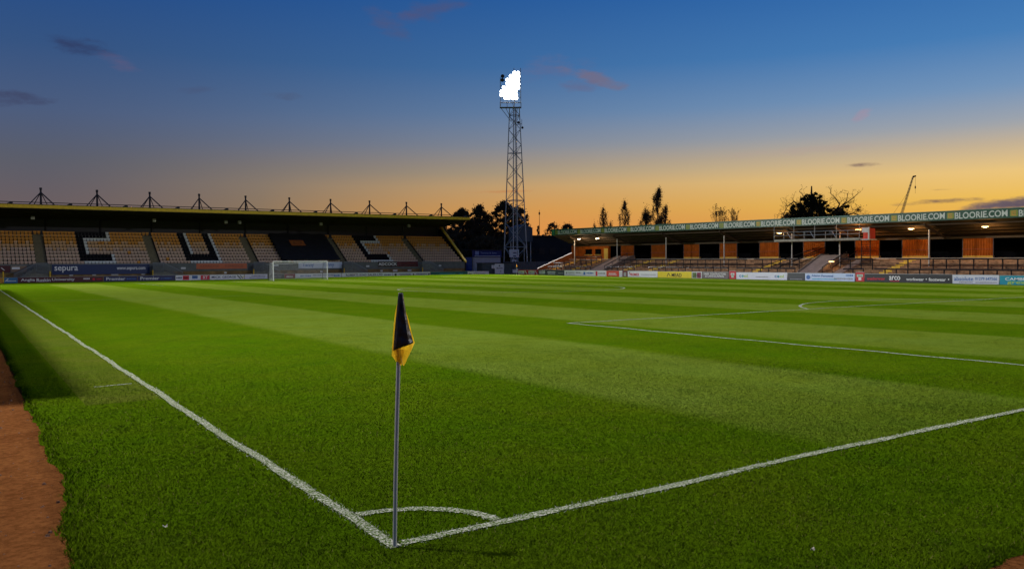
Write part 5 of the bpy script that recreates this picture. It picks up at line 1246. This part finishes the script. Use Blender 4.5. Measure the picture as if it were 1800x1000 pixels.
def ivy_tree():
    random.seed(63); x, y = 110, 77.2; h = 14
    t = empty('ivy_clad_tree', (x, y, -0.1), 'dark ivy covered tree with bare crooked branches above the terrace roof', 'tree')
    tr = MB(); view = Vector((0.56, -0.83, 0))        # to the right as seen from the pitch
    tr.tube((x, y, -0.1), (x, y, 8.5), 0.6, 0.45, 8); tr.tube((x, y, 8.5), (x+0.1, y, 14.0), 0.4, 0.10, 6)
    def limb(pts, r0, depth=3, sub=True):
        for i in range(len(pts)-1):
            tr.tube(pts[i], pts[i+1], r0*(1-i/len(pts)), r0*(1-(i+1)/len(pts))+0.02, 6, caps=False)
            if sub and i >= 1:
                for _ in range(2):
                    d = Vector((random.gauss(0, .5), random.gauss(0, .5), random.uniform(0.1, 1.0)))
                    branch_tree(tr, Vector(pts[i+1]), d, random.uniform(0.45, 0.8), r0*0.26, depth, 0.6, 0.1, 0.016, None, (1, 2), 0.25)
    def pv(s, z, d=0): return Vector((x, y, 0))+view*s+Vector((d*0.83, d*0.56, z))
    limb([pv(0, 8.5), pv(-1.2, 10.6), pv(-2.6, 11.6), pv(-3.6, 10.9), pv(-4.2, 9.6)], 0.15)
    limb([pv(0, 9.5), pv(-1.0, 12.0), pv(-1.3, 12.7), pv(-1.8, 13.2)], 0.10)
    limb([pv(0, 7.8), pv(2.0, 9.0), pv(3.4, 9.6), pv(4.2, 10.9), pv(3.6, 11.9), pv(2.9, 12.7)], 0.17)
    limb([pv(3.4, 9.6), pv(4.4, 10.6), pv(5.2, 11.4), pv(5.4, 12.6)], 0.12)
    limb([pv(4.4, 10.6), pv(5.6, 11.4), pv(6.3, 12.0), pv(6.8, 12.5)], 0.10)
    limb([pv(2.6, 8.3), pv(4.4, 8.9), pv(6.2, 9.5), pv(7.4, 9.0), pv(8.6, 8.2)], 0.16)
    limb([pv(-0.5, 7.6), pv(-2.2, 8.4), pv(-3.8, 8.0)], 0.14); limb([pv(-2.2, 8.4), pv(-4.2, 9.2), pv(-5.2, 8.6)], 0.12)
    limb([pv(3.2, 9.5), pv(3.8, 8.6), pv(5.2, 8.3)], 0.12)
    for _ in range(130): branch_tree(tr, pv(random.uniform(-4, 6.8), random.uniform(8.4, 11.5), random.uniform(-1, 1)), Vector((random.gauss(0, .6), random.gauss(0, .6), random.uniform(0, 1))), 0.75, 0.03, 3, 0.6, 0.0, 0.011, None, (1, 2), 0.3)
    tr.build('branches', mat('dark_bark', (0.03, 0.022, 0.016), 0.95, 0.3, 3), t)
    cs = []
    for s, z, r, k in ((-0.6, 9.4, 1.5, 16), (0.0, 11.2, 1.1, 12), (0.9, 10.6, 1.0, 10), (-1.2, 8.4, 1.5, 14), (1.6, 9.2, 0.9, 9), (0.3, 12.3, 0.6, 6), (2.6, 8.3, 0.9, 7), (-0.2, 7.6, 2.4, 14), (3.4, 9.5, 0.7, 6), (4.0, 10.6, 0.45, 4), (3.6, 8.0, 1.0, 6), (1.4, 11.4, 0.5, 4), (0.1, 11.9, 1.1, 12), (-1.3, 10.4, 1.3, 12), (1.6, 10.2, 1.1, 10), (3.0, 10.0, 0.7, 8), (3.6, 8.8, 0.9, 8), (-2.2, 9.0, 1.0, 8)):
        for _ in range(k*3):
            p_ = pv(s*1.3-0.2+random.gauss(0, r*0.58), z-0.1+random.gauss(0, r*0.46), random.gauss(0, r*0.5)); cs.append((p_.x, p_.y, p_.z, r*random.uniform(0.14, 0.40)))
    leaf_object(cs, 42000, 0.20, M_ivy, t, 63, 'ivy')
    cs = [tuple(pv(random.uniform(-4.6, 7.2), random.uniform(7.6, 10.0), random.gauss(0, 1)))+(0.7,) for _ in range(26)]
    leaf_object(cs, 6000, 0.14, M_leaf2, t, 64, 'last_leaves')
ivy_tree()
# distant low tree belt so that the horizon beyond the stands is not bare
random.seed(71)
cs = []
for k in range(260):
    a = math.radians(random.uniform(-25, 120)); R_ = random.uniform(420, 640); h_ = random.uniform(3, 10)*(R_/520)
    cs.append((CAM.x+R_*math.sin(a), CAM.y+R_*math.cos(a), h_*0.45, h_*random.uniform(0.7, 1.2)))
V, F = leaves(cs, 12000, 0.85, 3.2, 72)
me = bpy.data.meshes.new('far_woods'); me.from_pydata(V.tolist(), [], F.tolist()); me.materials.append(M_leaf); me.update()
fwd = bpy.data.objects.new('far_woods', me); COL.objects.link(fwd); tag(fwd, 'low belt of far dark trees along the horizon', 'woods', kind='stuff')

# ------------------------------------------------------------------ crane, radio mast, bird
def crane():
    t = empty('crane', (330, 198.6, 0), 'slender lattice crane jib raised above the terrace roof', 'crane')
    M_cr = mat('crane_yellow', (0.70, 0.52, 0.26), 0.6, 0.15, 1)
    a, b = Vector((330, 199.5, 4)), Vector((330, 188.7, 37.2)); d = (b-a).normalized(); s = Vector((0, d.z, -d.y)); w_ = Vector((1, 0, 0))
    j = MB(); cs = [s*0.55+w_*0.55, s*0.55-w_*0.55, -s*0.55-w_*0.55, -s*0.55+w_*0.55]
    for c in cs: j.tube(a+c, b+c*0.35, 0.09, 0.07, 4)
    n = 24
    for k in range(n):
        p0, p1 = a+(b-a)*(k/n), a+(b-a)*((k+1)/n); f0, f1 = 1-0.65*k/n, 1-0.65*(k+1)/n
        for i in range(4): j.tube(p0+cs[i]*f0, p1+cs[(i+1) % 4]*f1, 0.045, 0.045, 3, caps=False)
    j.build('jib', M_cr, t)
    MB().tube(b, b+Vector((0, -1.2, 0.2)), 0.4, 0.3, 6).build('jib_head', M_dsteel, t)
    h = MB(); h.tube(b+Vector((0, -1.0, 0)), b+Vector((0, -1.0, -7)), 0.05, 0.05, 3); h.tube(b+Vector((0, -1.0, -4.0)), b+Vector((0, -1.0, -5.0)), 0.28, 0.28, 6); h.build('hook', M_dsteel, t)
    k = MB(); k.tube(b+Vector((0, 1.2, -5)), Vector((330, 208, 8)), 0.05, 0.05, 3); k.build('backstay', M_dsteel, t)
    MB().box(327, 333, 198, 206, -0.1, 5.5).build('machine_house', M_cr, t)
crane()
t = empty('radio_mast', (137.5, 190, 0), 'thin radio mast rising behind a narrow conifer', 'mast')
MB().tube((137.5, 190, -0.1), (137.5, 190, 17.6), 0.14, 0.05, 6).build('pole', M_dsteel, t)
MB().tube((137.5, 190, 16.2), (137.5, 190, 16.9), 0.22, 0.22, 6).build('aerial', M_dsteel, t)

# two scraps lying on the grass
def fallen_leaf(x, y, r, label):
    vs = []; n = 8
    for k in range(n):
        a = 2*math.pi*k/n; q = r*(1 if k % 2 else 0.72); vs.append((x+q*math.cos(a), y+0.6*q*math.sin(a), 0.028+0.012*math.sin(a*2+1)))
    o = MB().add(vs+[(x, y, 0.022)], [(k, (k+1) % n, n) for k in range(n)]).build('fallen_leaf', mat('dry_leaf', (0.50, 0.44, 0.34), 0.8, 0.3, 30)); so = o.modifiers.new('thickness', 'SOLIDIFY'); so.thickness = 0.003
    tag(o, label, 'leaf')
fallen_leaf(2.34, -1.81, 0.020, 'pale curled leaf on the grass behind the goal line, lower right')
fallen_leaf(-1.28, 1.34, 0.022, 'pale curled leaf on the grass between touchline and dirt track')
